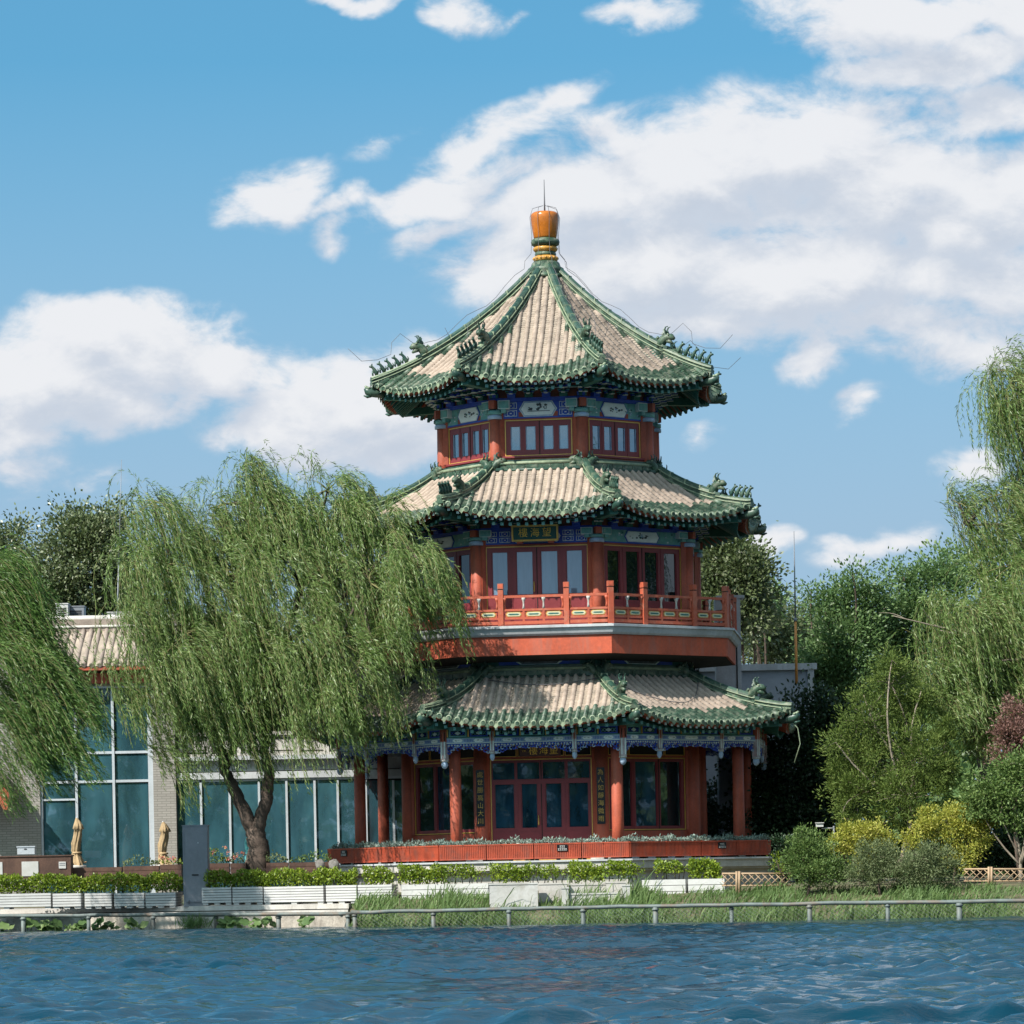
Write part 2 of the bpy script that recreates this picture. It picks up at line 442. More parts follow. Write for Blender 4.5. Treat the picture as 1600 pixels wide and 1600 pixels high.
def beast(h=.62):
    # rearing dragon head: open jaw, horn, curled mane; looks along -y
    mb = MB(); k = h/.62
    mb.tube([Vector(p)*k for p in ((0, .26, -.05), (0, .18, .12), (0, .10, .26), (0, -.02, .34), (0, -.16, .36), (0, -.27, .31))],
            [x*k for x in (.15, .17, .15, .14, .11, .06)], GREEN, 9)
    mb.tube([Vector(p)*k for p in ((0, -.02, .22), (0, -.14, .19), (0, -.24, .15))], [x*k for x in (.10, .075, .04)], GREEN, 7)
    for sx in (-1, 1):
        mb.tube([Vector((sx*x, y, z))*k for x, y, z in ((.07, .02, .44), (.10, .12, .56), (.11, .10, .66), (.09, .02, .70))], [x*k for x in (.04, .032, .024, .010)], GREEND, 6)
        mb.tube([Vector((sx*x, y, z))*k for x, y, z in ((.11, -.08, .40), (.13, -.02, .44))], [.035*k, .02*k], SEAM, 6)
    for i in range(5):
        a = rad(20+32*i); c = Vector((0, .16+.10*math.cos(a), .20+.24*math.sin(a)))*k
        mb.plate([(-.05*k, 0), (.05*k, 0), (0, .19*k)], -.03*k, .03*k, GREEND, Matrix.Translation(c) @ Matrix.Rotation(-rad(10+28*i)+rad(60), 4, 'X'))
    mb.tube([Vector(p)*k for p in ((0, .30, .0), (0, .40, .06), (0, .42, .18), (0, .36, .27), (0, .31, .24))], [x*k for x in (.09, .075, .06, .05, .03)], GREEN, 7)
    mb.box((-.12*k, -.12*k, -.08*k), (.12*k, .34*k, .03*k), GREEND)
    return mb
def figure():
    mb = MB()
    mb.tube([(0, .09, 0), (0, .07, .10), (0, .03, .19), (0, -.01, .26), (0, -.06, .31), (0, -.13, .30)], [.055, .07, .06, .045, .05, .025], GREEND, 7)
    mb.tube([(0, -.02, .16), (0, -.05, .07), (0, -.05, 0)], [.04, .03, .03], GREEND, 6)
    mb.tube([(0, .11, .05), (0, .16, .14), (0, .14, .22)], [.035, .03, .012], GREEND, 6)
    mb.box((-.035, -.045, .33), (-.01, -.02, .39), GREEND); mb.box((.01, -.045, .33), (.035, -.02, .39), GREEND)
    return mb
def corner_head():
    # glazed dragon mask that sleeves the end of the corner beam
    mb = MB()
    mb.tube([(0, .45, -.10), (0, .12, -.07), (0, -.06, -.04), (0, -.18, .0), (0, -.26, .08)], [.12, .15, .16, .13, .05], GREEND, 10)
    mb.tube([(0, -.12, .06), (0, -.20, .10), (0, -.25, .16)], [.07, .06, .03], SEAM, 7)
    mb.tube([(0, -.06, -.15), (0, -.18, -.19), (0, -.30, -.16)], [.07, .06, .02], GREEND, 7)
    for sx in (-1, 1):
        for i in range(4):
            a = rad(25+35*i)
            mb.tube([(sx*.09, .02+.05*i, .03+.03*i), (sx*(.17+.02*i), -.05+.09*i, .08+.05*i), (sx*.16, -.02+.1*i, .20+.05*i)], [.04, .032, .010], GREEND if i % 2 else GREEN, 6)
        mb.lathe([(.001, -.05), (.05, -.02), (.05, .02), (.001, .05)], SEAM, 8, (sx*.09, -.15, .08))
    mb.tube([(0, .0, .10), (0, .06, .24), (0, .0, .34), (0, -.08, .36)], [.05, .045, .03, .012], GREEND, 6)
    # carved beam behind it
    mb.box((-.13, .40, -.30), (.13, 2.0, -.06), TEALD)
    return mb

R1 = Roof(8.42, 6.15, 5.0, 7.80, .66, .46, 1.20)
R2 = Roof(7.12, 12.80, 4.0, 14.52, .62, .46, 1.15)
R3 = Roof(5.80, 17.22, .42, 21.42, .64, .44, 1.15)
VIS = [H8[k] for k in (5, 6, 7, 0, 1, 2)]
BEASTM, FIGM, CORM = beast(.58), figure(), corner_head()
for rf, r_in, split, nfig in ((R1, 6.7, .34, 0), (R2, 5.1, .36, 4), (R3, 3.7, .30, 5)):
    ro = around(roof_face(rf).build('roof', tower), K8)
    around(rafters(rf, r_in).build('eave_rafters', tower), K8)
    hips = around(hip_ridge(rf, split).build('hip_ridge', tower), H8)
    for hp, ang in zip(hips, H8):
        if ang not in VIS: continue
        p = rf.hip(split)
        b = BEASTM.build('ridge_beast', hp, (0, p.y-.05, p.z+.22))
        slope = math.atan2(rf.hip(split).z-rf.hip(0).z, rf.hip(split).y-rf.hip(0).y)
        b.rotation_euler.x = slope*.6
        for i in range(nfig):
            t = split*(.07+.74*i/5); q = rf.hip(t)
            f = FIGM.build('ridge_figure', hp, (0, q.y, q.z+.24)); f.rotation_euler.x = slope*.3
        q = rf.hip(0)
        CORM.build('corner_dragon', hp, (0, q.y+.05, q.z-.22))
# glazed ridge walls at the head of the two lower roofs
def glazed_band(R, z0, z1, n):
    mb = MB(); a = R*C22; h = R*math.sin(rad(22.5))
    mb.box((-h, -a, z0-.10), (h, -a+.25, z1-.04), SEAM)
    w = 2*(h-.28)/n
    for i in range(n):
        u = -h+.28+i*w
        mb.box((u+.012, -a-.03, z0+.02), (u+w-.012, -a+.02, z1-.10), GREEN)
    mb.tube([(-h, -a-.01, z1-.06), (h, -a-.01, z1-.06)], .055, SEAM, 8)
    mb.tube([(-h, -a-.01, z0-.02), (h, -a-.01, z0-.02)], .05, GREEND, 8)
    mb.box((-h, -a+.03, z1-.03), (h, -a+.3, z1+.05), GREEND)
    return mb
for R, z0, z1, n in ((5.02, 7.84, 8.12, 6), (4.02, 14.56, 14.82, 6)):
    around(glazed_band(R, z0, z1, n).build('glazed_ridge', tower), K8)
    for ang in H8:
        for sx in (-1, 1):
            q = ang - sx*rad(22.5)
            o = BEASTM.build('corner_ornament', tower)
            a = R*C22; h = R*math.sin(rad(22.5))-.30
            o.location = Matrix.Rotation(q, 4, 'Z') @ Vector((sx*h, -a-.02, z0+.02))
            o.rotation_euler.z = q - sx*PI/2; o.scale = (.75, .9, .82)
# finial
mb = MB()
mb.lathe([(.66, 21.42), (.64, 21.52), (.54, 21.56), (.60, 21.66), (.60, 21.74), (.50, 21.80), (.46, 21.93), (.40, 21.98)], GREEN, 24)
o_base = mb.build('finial_base', tower)
mb = MB(); mb.lathe([(.37, 21.98), (.40, 22.02), (.42, 22.08), (.39, 22.14), (.36, 22.16)], YELLOW, 24); mb.lathe([(.33, 22.16), (.36, 22.22), (.33, 22.30)], GREEN, 24)
mb.lathe([(.34, 22.30), (.40, 22.36), (.42, 22.42), (.38, 22.46), (.36, 22.48)], YELLOW, 24); mb.lathe([(.36, 22.48), (.46, 22.55), (.48, 22.63), (.46, 22.70), (.39, 22.74)], GREEN, 24)
for k in range(16):
    q = 2*PI*k/16; mb.lathe([(.0, 0), (.05, .02), (.06, .05), (.05, .09), (.0, .11)], YELLOW, 7, (.38*math.cos(q), .38*math.sin(q), 22.03))
mb.build('finial_neck', tower)
mb = MB(); mb.lathe([(.36, 22.74), (.385, 22.8), (.42, 22.98), (.455, 23.2), (.475, 23.4), (.475, 23.5), (.45, 23.57), (.38, 23.62), (.2, 23.65), (.02, 23.66)], ORANGE, 32)
mb.build('finial_urn', tower)
mb = MB(); mb.tube([(0, 0, 23.6), (0, 0, 23.95), (0, 0, 24.72)], [.03, .022, .010], WIRE, 6); mb.build('lightning_rod', tower)
for o in tower.children:
    if o.name.startswith(('finial', 'lightning_rod')): o.location.z = -.14
mb = MB()
for ang in [H8[6], H8[7], H8[0], H8[1], H8[2]]:
    Mr = Matrix.Rotation(ang, 4, 'Z'); pts = [(0, -.1, 23.7), (0, -.42, 23.6), (0, -.52, 23.3), (0, -.46, 22.7), (0, -.5, 22.1), (0, -.72, 21.85)]
    for i in range(12):
        t = .94-.66*i/11; p = R3.hip(t); pts.append((0, p.y, p.z+.50+.10*math.sin(i*1.3)))
    p = R3.hip(.24); pts += [(0, p.y, p.z+.85), (0, p.y-.35, p.z+1.1), (0, p.y-.65, p.z+.8)]
    for t in (.12, .04): p = R3.hip(t); pts.append((0, p.y, p.z+.72))
    p = R3.hip(0); pts += [(0, p.y-.3, p.z+.75), (0, p.y-.75, p.z+1.15)]
    mb.tube([Mr @ Vector(p) for p in pts], .008, WIRE, 4)
mb.build('lightning_wire', tower)

# slack cable lying across the lowest roof and a frayed end at its right corner
mb = MB(); pts = []
for k, ua, ub in ((0, -1.6, 2.1), (1, -2.0, 1.9)):
    Mr = Matrix.Rotation(K8[k], 4, 'Z')
    for i in range(13):
        f = i/12; t = .86-.42*math.sin(PI*f) if k else .90-.10*math.sin(PI*f)
        pts.append(Mr @ (R1.p(ua+(ub-ua)*f, t, .13)))
mb.tube(pts, .014, WIRE, 4)
c = Matrix.Rotation(H8[1], 4, 'Z') @ R1.hip(0)
mb.tube([c+Vector((-.1, 0, -.3)), c+Vector((.15, 0, -.6)), c+Vector((.22, 0, -1.1)), c+Vector((.02, 0, -1.7))], .018, SEAM, 5)
mb.build('roof_cable', tower)
# --- storeys: solid cores
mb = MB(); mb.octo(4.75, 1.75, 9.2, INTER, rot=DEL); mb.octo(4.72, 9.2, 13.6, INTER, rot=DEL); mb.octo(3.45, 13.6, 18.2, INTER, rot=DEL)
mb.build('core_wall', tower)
def colm(name, R, z0, z1, r, m, base=True):
    mb = MB(); pr = [(r*1.04, 0), (r*1.02, (z1-z0)*.3), (r*.96, z1-z0)]
    mb.lathe(pr, m, 18, (0, -R, z0))
    if base: mb.lathe([(r*1.7, -.02), (r*1.7, .05), (r*1.5, .13), (r*1.1, .17)], STONE, 18, (0, -R, z0))
    return mb.build(name, tower)
around(colm('veranda_column', 6.70, 1.92, 6.4, .185, RED), H8)
around(colm('wall_column', 5.05, 1.92, 7.6, .23, RED), H8)
around(colm('wall_column', 5.03, 9.36, 12.2, .20, RED, False), H8)
around(colm('wall_column', 3.66, 14.5, 16.4, .19, RED, False), H8)
def goldframe(mb, u0, u1, z0, z1, y, w=.028):
    for a, b in (((u0, z0), (u0+w, z1)), ((u1-w, z0), (u1, z1)), ((u0+w, z1-w), (u1-w, z1)), ((u0+w, z0), (u1-w, z0+w))):
        mb.box((a[0], y-.02, a[1]), (b[0], y+.02, b[1]), GOLD)
def casements(ap, half, z0, z1, panes, gm, pz0, pz1, frame_m=MAROON, lower=None, name='window', handle=False):
    # a red surround, gold line, maroon frame with a real recess for every pane
    mb = MB(); y = -ap
    u0, u1 = -half, half
    mb.box((u0-.5, y+.03, z0), (u0, y+.2, z1), RED); mb.box((u1, y+.03, z0), (u1+.5, y+.2, z1), RED)
    mb.box((u0-.5, y+.03, z1), (u1+.5, y+.2, z1+.25), RED)
    goldframe(mb, u0, u1, z0, z1, y+.03)
    xs = [u0+.03]
    for a, b in panes: xs += [a, b]
    xs.append(u1-.03)
    for i in range(0, len(xs), 2):
        mb.box((xs[i], y+.035, z0), (xs[i+1], y+.14, z1-.03), frame_m)
        xm = (xs[i]+xs[i+1])/2
        if 0 < i < len(xs)-2: mb.box((xm-.012, y+.022, z0+.02), (xm+.012, y+.05, z1-.05), DARKGAP if i == 4 else frame_m)
    for a, b in panes:
        mb.box((a, y+.037, pz1), (b, y+.14, z1-.03), frame_m)
        mb.box((a, y+.037, z0), (b, y+.14, pz0), frame_m)
        if lower: mb.box((a-.05, y+.024, lower[0]), (b+.05, y+.05, lower[1]), frame_m)
        for (c0, c1) in ((a, a+.03), (b-.03, b)): mb.box((c0, y+.06, pz0), (c1, y+.13, pz1), BLUEL if gm is G_SKY else frame_m)
    o = mb.build(name, tower)
    pb = MB()
    for a, b in panes: pb.box((a+.03, y+.09, pz0), (b-.03, y+.13, pz1), gm)
    pb.build('pane', o)
    if handle:
        hb = MB(); hb.tube([(-.10, y-.02, (pz0+z0)/2+.62), (-.10, y-.02, (pz0+z0)/2+.92)], .018, GOLD, 6); hb.box((-.115, y-.02, (pz0+z0)/2+.6), (-.085, y+.05, (pz0+z0)/2+.63), GOLD)
        hb.build('handle', o)
    return o
# top storey
A3 = 3.66*C22
w3 = casements(A3, 1.09, 15.02, 16.19, [(-.91, -.60), (-.42, -.10), (.16, .48), (.66, .96)], G_SKY, 15.22, 15.98)
around(w3, K8)
mb = MB(); mb.box((-1.5, -A3+.01, 14.6), (1.5, -A3+.2, 14.96), RED); mb.box((-1.45, -A3-.05, 14.96), (1.45, -A3+.15, 15.02), MAROON)
around(mb.build('sill_wall', tower), K8)
# middle storey: glazed doors in front, windows on the other faces
A2 = 5.03*C22
PN = [(-1.46, -.93), (-.68, -.12), (.11, .68), (.93, 1.47)]
d2 = casements(A2, 1.64, 9.40, 11.99, PN, G_CURT, 10.45, 11.81, lower=(9.55, 10.3), name='door', handle=True); d2.rotation_euler.z = K8[0]
w2 = casements(A2, 1.64, 9.40, 11.99, PN, G_DARK, 10.25, 11.81, lower=(9.6, 10.15)); around(w2, K8[1:])
# ground storey
A1 = 5.05*C22
PN1 = [(-1.52, -.86), (-.66, -.12), (.12, .66), (.86, 1.52)]
d1 = casements(A1, 1.63, 1.93, 5.18, PN1, G_BLUE, 2.98, 4.38, lower=(2.05, 2.85), name='door', handle=True); d1.rotation_euler.z = K8[0]
mb = MB(); mb.box((-1.6, -A1+.02, 4.38), (1.6, -A1+.06, 4.52), MAROON)
for a, b in ((-1.55, -.86), (-.76, -.06), (.06, .76), (.86, 1.55)):
    mb.box((a, -A1+.015, 4.54), (b, -A1+.05, 5.06), G_BLUE)
mb.build('transom_pane', d1)
PN1b = [(-1.48, -.62), (-.48, .44), (.58, 1.48)]
w1 = casements(A1, 1.63, 2.85, 5.18, PN1b, G_DARK, 2.98, 5.05)
mb = MB(); mb.box((-.48, -A1+.08, 2.98), (.44, -A1+.095, 5.05), G_BLUE); mb.build('curtain', w1)
around(w1, K8[1:])
mb = MB(); mb.box((-1.7, -A1+.02, 2.5), (1.7, -A1+.2, 2.83), RED); mb.box((-1.7, -A1+.0, 1.93), (1.7, -A1+.2, 2.5), CONC)
around(mb.build('dado', tower), K8[1:])
mb = MB(); mb.box((-2.1, -A1+.03, 5.44), (2.1, -A1+.25, 6.5), RED)
for a, b in ((-1.62, -.78), (-.74, .74), (.78, 1.62)): goldframe(mb, a, b, 5.26, 5.62, -A1+.02, .02); mb.box((a+.02, -A1+.022, 5.28), (b-.02, -A1+.05, 5.6), DARKGAP)
mb.box((-2.1, -A1+.025, 5.19), (2.1, -A1+.2, 5.25), RED)
around(mb.build('transom_wall', tower), K8)
# under the balcony
mb = MB(); a = 4.86*C22; h = 4.86*math.sin(rad(22.5))
mb.box((-h, -a, 8.1), (h, -a+.2, 8.6), TEALD); mb.box((-1.3, -a-.02, 8.2), (1.3, -a+.05, 8.4), BLUE)
mb.plate([(-.75, 8.3), (-.6, 8.2), (.6, 8.2), (.75, 8.3), (.6, 8.41), (-.6, 8.41)], -a-.035, -a, WHITEP)
mb.plate([(-.66, 8.3), (-.55, 8.225), (.55, 8.225), (.66, 8.3), (.55, 8.385), (-.55, 8.385)], -a-.045, -a, INK)
around(mb.build('painted_beam', tower), K8)

# --- painted beams
def scroll(mb, u, z, w, h, y, m=WHITEP, t=.016):
    # angular meander drawn in raised strips
    def bx(a, b, c, d): mb.box((u+a*w, y-.012, z+b*h), (u+c*w, y+.01, z+d*h), m)
    tx, tz = t/w, t/h
    bx(-.5, -.5, .5, -.5+tz); bx(-.5, .5-tz, .5, .5)
    for s in (-1, 1):
        a, b = sorted((s*.5, s*(.5-tx))); bx(a, -.5+tz, b, .5-tz)
        a, b = sorted((s*.30, s*(.30-tx))); bx(a, -.28, b, .28)
        a, b = sorted((s*.30, s*.12)); bx(a, -.28-tz, b, -.28); bx(a, .28, b, .28+tz)
    bx(-.08, -.08, .08, .08)
def painted_band(R, z0, z1, cart, style):
    mb = MB(); a = R*C22-.02; h = R*math.sin(rad(22.5)); H = z1-z0; y = -a
    mb.box((-h-.02, y+.03, z0), (h+.02, y+.25, z1), TEAL if style else BLUE)
    mb.box((-h-.06, y-.05, z1-.12*H), (h+.06, y+.2, z1+.04), BLUE)
    mb.box((-h+.2, y+.0, z0), (h-.2, y+.2, z0+.07*H), BLUE)
    zc = (z0+z1)/2-.03*H; hh = .40*H
    # fields beside the cartouche
    e = h-.27
    for s in (-1, 1):
        x0, x1 = sorted((s*(cart+.02), s*e))
        if not style:
            mb.box((x0, y+.02, zc-hh), (x1, y+.1, zc+hh), BLUE)
            n = max(1, int((x1-x0)/(1.5*hh))); w = (x1-x0)/n
            for i in range(n):
                for zz in (-.5, .5): scroll(mb, x0+w*(i+.5), zc+zz*hh, w*.8, hh*.8, y+.02)
        else:
            mb.box((x0, y+.02, zc-hh), (x1, y+.1, zc+hh), TEAL)
            for i in range(9):
                uu = RD.uniform(x0+.04, x1-.04); zz = zc+RD.uniform(-.7, .7)*hh
                mb.box((uu-.03, y+.008, zz-.02), (uu+.03, y+.03, zz+.02), RD.choice([WHITEP, BLUEL, TEALD]))
        # bundle strips next to the column
        for i, (mm, w) in enumerate(((WHITEP, .03), (BLUE, .07), (TEAL, .10), (WHITEP, .02))):
            off = e + sum((.03, .07, .10, .02)[:i]); x0, x1 = sorted((s*off, s*(off+w)))
            mb.box((x0, y-.006*(i % 2)-.004, z0+.02), (x1, y+.1, z1-.13*H), mm)
    def lens(w, hgt): return [(-w, 0), (-w+.3*hgt, -hgt*.45), (-w+.62*hgt, -hgt), (w-.62*hgt, -hgt), (w-.3*hgt, -hgt*.45), (w, 0), (w-.3*hgt, hgt*.45), (w-.62*hgt, hgt), (-w+.62*hgt, hgt), (-w+.3*hgt, hgt*.45)]
    for k, (g, mm) in enumerate(((0, BLUE if style else WHITEP), (.035, WHITEP if style else BLUEL), (.065, CARTW))):
        mb.plate([(x, zc+z) for x, z in lens(cart-g, hh*1.02-g*.8)], y+.01-.012*k, y+.1, mm)
    # ink picture: trees and rocks / a flower spray
    yy = y-.024
    if not style:
        for i in range(26):
            cx = RD.gauss(RD.choice([-.45, .08, .42]), .09)*cart; cz = zc-.1*hh+abs(RD.gauss(0, .28))*hh; r = RD.uniform(.015, .045)
            q = RD.random()*6
            mb.plate([(cx+r*1.3*math.cos(q+j*1.05)*RD.uniform(.6, 1.2), cz+r*math.sin(q+j*1.05)*RD.uniform(.6, 1.2)) for j in range(6)], yy-.0004*i, y, INK)
        mb.box((-.55*cart, yy, zc-.34*hh), (.62*cart, y, zc-.26*hh), INK)
    else:
        for i in range(16):
            cx = RD.gauss(0, .26)*cart; cz = zc+RD.gauss(0, .25)*hh; r = RD.uniform(.012, .04); q = RD.random()*6
            mb.plate([(cx+r*1.5*math.cos(q+j*1.26)*RD.uniform(.5, 1.2), cz+r*math.sin(q+j*1.26)*RD.uniform(.5, 1.2)) for j in range(5)], yy-.0004*i, y, RD.choice([INK, INK, TEALD, BLUEL]))
    return mb
for R, z0, z1, cart in ((3.68, 16.24, 16.86, .62), (5.06, 12.06, 12.55, .78)):
    b0 = painted_band(R, z0, z1, cart, 0).build('painted_beam', tower)
    around(b0, [K8[0], K8[2], K8[6], K8[4]])
    b1 = painted_band(R, z0, z1, cart*.95, 1).build('painted_beam', tower)
    around(b1, [K8[1], K8[3], K8[5], K8[7]])
    # beam heads that cross at every corner, green with pale edges
    mb = MB(); H = z1-z0
    for s in (-1, 1):
        T = Matrix.Translation((0, -R, 0)) @ Matrix.Rotation(s*rad(22.5), 4, 'Z')
        x0, x1 = sorted((s*.12, s*.50))
        mb.box((x0, -.14, z1-.52*H), (x1, .12, z1-.06*H), WHITEP, T)
        x0, x1 = sorted((s*.15, s*.47)); mb.box((x0, -.165, z1-.47*H), (x1, .10, z1-.12*H), TEAL, T)
        x0, x1 = sorted((s*.22, s*.38)); mb.box((x0, -.15, z1-.72*H), (x1, .10, z1-.52*H), TEAL, T)
    mb.box((-.10, -R-.23, z1-.5*H), (.10, -R, z1-.06*H), RED); mb.lathe([(.24, 0), (.24, .10), (.20, .14)], BLUEL, 16, (0, -R, z0-.02)); mb.lathe([(.235, 0), (.235, .2*H)], TEAL, 16, (0, -R, z0+.13))
    around(mb.build('beam_head', tower), H8)
# --- bracket sets between beam and eave
def brackets(R, z0, n, rf):
    def room(r, z):                       # keeps everything beneath the roof's rafters
        t = (rf.ae-r)/(rf.ae-rf.at)
        return z < rf.p(0, min(max(t, 0), 1)).z - .36
    mb = MB(); a = R*C22; h = R*math.sin(rad(22.5))
    mb.box((-h, -a+.06, z0), (h, -a+.2, z0+.95), RED)
    for i in range(n+1):
        u = -h+2*h*i/n
        ca, cb = (BLUE, TEALD) if i % 2 else (TEALD, BLUE)
        mb.box((u-.13, -a-.12, z0), (u+.13, -a+.08, z0+.13), ca)
        for t in range(6):
            z = z0+.11+.125*t; out = .10+.19*t
            lim = a+out
            if not room(lim+.16, z+.12): lim = a+.02
            if not room(lim+.16, z+.12): continue
            mb.box((u-.055, -lim-.16, z), (u+.055, -a+.1, z+.075), cb if t % 2 else ca)
            mb.box((u-.062, -lim-.165, z-.008), (u+.062, -lim+.05, z+.016), WHITEP)
            for q in range(t+1):
                r = a+.02+.19*q; L = (.16+.055*(t-q))
                if not room(r+.07, z+.15): continue
                if abs(u)+L > (r*T22+.02): L = max(.05, r*T22-abs(u))
                mb.box((u-L, -r-.05, z+.03), (u+L, -r+.04, z+.085), ca if (t+q) % 2 else cb)
                mb.box((u-L+.01, -r-.058, z+.028), (u+L-.01, -r-.03, z+.044), WHITEP)
                for s in (-1, 1): mb.box((u+s*L*.86-.055, -r-.07, z+.086), (u+s*L*.86+.055, -r+.05, z+.118), cb if q % 2 else TEAL)
    for q in range(1, 6):
        r = a+.19*q; hh = r*T22; z = z0+.13+.125*q
        if not room(r, z+.1): continue
        mb.box((-hh, -r-.04, z), (hh, -r+.04, z+.06), TEALD if q % 2 else BLUE); mb.box((-hh, -r-.046, z-.004), (hh, -r-.02, z+.012), WHITEP)
    return mb
around(brackets(3.70, 16.90, 5, R3).build('bracket_set', tower), K8)
around(brackets(5.08, 12.58, 6, R2).build('bracket_set', tower), K8)

# --- balcony
mb = MB(); mb.octo(6.42, 8.42, 9.02, FASCIA, rot=DEL); mb.build('balcony_fascia', tower)
mb = MB(); mb.octo(6.48, 9.02, 9.08, CONC, 6.54, rot=DEL); mb.octo(6.54, 9.08, 9.26, CONC, 6.62, rot=DEL); mb.octo(6.67, 9.26, 9.33, CONC, rot=DEL); mb.octo(6.5, 9.33, 9.355, STONE, rot=DEL); mb.build('balcony_slab', tower)
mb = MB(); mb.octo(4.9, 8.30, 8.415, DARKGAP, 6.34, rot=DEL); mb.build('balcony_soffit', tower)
PALEY = mat('pale_panel', (.50, .48, .33), .6, .12, 4)
BR = 6.37; BA = BR*C22; BH = BR*math.sin(rad(22.5))
def post(mb, u, y, T=None):
    mb.box((u-.085, y-.085, 9.35), (u+.085, y+.085, 10.50), RAILRED, T); mb.box((u-.07, y-.07, 10.50), (u+.07, y+.07, 10.53), DARKGAP, T)
    mb.box((u-.09, y-.09, 10.53), (u+.09, y+.09, 10.70), RAILRED, T); mb.box((u-.065, y-.095, 10.56), (u+.065, y+.095, 10.67), FASCIA, T)
mb = MB(); post(mb, 0, -BR)
around(mb.build('railing_post', tower), H8)
cell = 2*BH/7
for s in (-1, 1):
    mb = MB(); post(mb, s*cell*1.5, -BA); around(mb.build('railing_post', tower), K8)
mb = MB()
segs = [(-BH+.09, -1.5*cell-.09, 2), (-1.5*cell+.09, 1.5*cell-.09, 3), (1.5*cell+.09, BH-.09, 2)]
for u0, u1, n in segs:
    y = -BA
    mb.box((u0, y-.06, 10.24), (u1, y+.06, 10.32), RAILRED); mb.box((u0, y-.04, 9.82), (u1, y+.04, 9.89), RAILRED)
    mb.box((u0, y-.05, 9.40), (u1, y+.05, 9.50), RAILRED); mb.box((u0, y-.04, 9.56), (u1, y+.04, 9.62), RAILRED)
    w = (u1-u0)/n
    for i in range(n+1):
        x = u0+i*w
        if 0 < i < n: mb.box((x-.035, y-.038, 9.48), (x+.035, y+.038, 9.83), RAILRED)
        # little vase strut under the handrail
        mb.lathe([(.05, 0), (.03, .10), (.028, .2), (.05, .27), (.085, .35)], STONE if 0 < i < n else RAILRED, 8, (min(max(x, u0+.03), u1-.03), y, 9.89))
    for i in range(n):
        x0, x1 = u0+i*w+.035, u0+(i+1)*w-.035; xm = (x0+x1)/2; ww = (x1-x0)/2-.03
        mb.box((x0, y-.012, 9.62), (x1, y+.02, 9.82), RAILRED)
        hx = lambda q, r: [(xm-q, 9.72), (xm-q+.05, 9.72-r), (xm+q-.05, 9.72-r), (xm+q, 9.72), (xm+q-.05, 9.72+r), (xm-q+.05, 9.72+r)]
        mb.plate(hx(ww, .075), y-.022, y, GOLD); mb.plate(hx(ww-.025, .058), y-.03, y, PALEY); mb.plate(hx(ww-.075, .022), y-.036, y, TEALD)
around(mb.build('railing', tower), K8)

# --- hanging frieze of the veranda
FR = 7.35; FA = FR*C22; FH = FR*math.sin(rad(22.5))
def pendant(mb, u, y, zb, w):
    mb.box((u-w*.5, y-w*.5, 5.70), (u+w*.5, y+w*.5, 6.44), RED); mb.box((u-w*.46, y-w*.46, zb+.22), (u+w*.46, y+w*.46, 5.70), WORN)
    for s in (-1, 1): mb.box((u+s*w*.3-.02, y-w*.5, zb+.3), (u+s*w*.3+.02, y-w*.4, 6.0), WHITEP)
    mb.lathe([(w*.62, .0), (w*.66, .03), (w*.5, .06)], STONE, 12, (u, y, zb+.2))
    mb.lathe([(.01, -.03), (w*.32, .0), (w*.55, .08), (w*.5, .16), (w*.42, .2)], BLUEL, 12, (u, y, zb))
mb = MB(); pendant(mb, 0, -FR, 4.88, .20); around(mb.build('pendant_post', tower), H8)
for u in (-1.30, 1.30):
    mb = MB(); pendant(mb, u, -FA, 5.10, .15); around(mb.build('pendant_post', tower), K8)
mb = MB(); y = -FA
mb.box((-FH, y-.05, 6.08), (FH, y+.08, 6.16), TEAL); mb.box((-FH, y-.04, 5.825), (FH, y+.06, 5.85), TEALD); mb.box((-FH, y+.03, 5.85), (FH, y+.06, 6.08), INTER)
mb.box((-FH, y-.03, 6.16), (FH, y+.1, 6.42), RED)
bays = [(-FH+.1, -1.38), (-1.22, 1.22), (1.38, FH-.1)]
for bi, (a, b) in enumerate(bays):
    n = 3 if bi == 1 else 2; w = (b-a)/n
    for i in range(n):
        x0, x1 = a+i*w+.05, a+(i+1)*w-.05; mm, m2 = (BLUE, TEAL) if (i+bi) % 2 else (TEAL, BLUE)
        for p, q in (((x0, 5.85), (x0+.05, 6.08)), ((x1-.05, 5.85), (x1, 6.08)), ((x0+.05, 5.85), (x1-.05, 5.89)), ((x0+.05, 6.04), (x1-.05, 6.08))): mb.box((p[0], y-.035, p[1]), (q[0], y+.02, q[1]), mm)
        xm = (x0+x1)/2
        k = max(2, int((x1-x0)/.13))
        for j in range(k):
            xx = x0+.05+(x1-x0-.1)*(j+.5)/k
            for s in (-1, 1): mb.box((-.07, -.010, -.012), (.07, .010, .012), m2, Matrix.Translation((xx, y-.002+.012*s, 5.965)) @ Matrix.Rotation(s*rad(48), 4, 'Y'))
        mb.plate([(xm-.10, 5.965), (xm-.04, 5.925), (xm, 5.905), (xm+.04, 5.925), (xm+.10, 5.965), (xm+.04, 6.0), (xm, 6.025), (xm-.04, 6.0)], y-.05, y-.028, WHITEP)
        mb.box((a+(i)*w-.02, y-.05, 5.85), (a+i*w+.02, y+.02, 6.08), GOLD)
around(mb.build('frieze_panel', tower), K8)
mb = MB()
mb.box((-FH, y-.06, 5.645), (FH, y+.06, 5.82), BLUEL); mb.box((-FH, y-.065, 5.635), (FH, y+.05, 5.66), WHITEP); mb.box((-FH, y-.065, 5.80), (FH, y+.05, 5.822), TEAL)
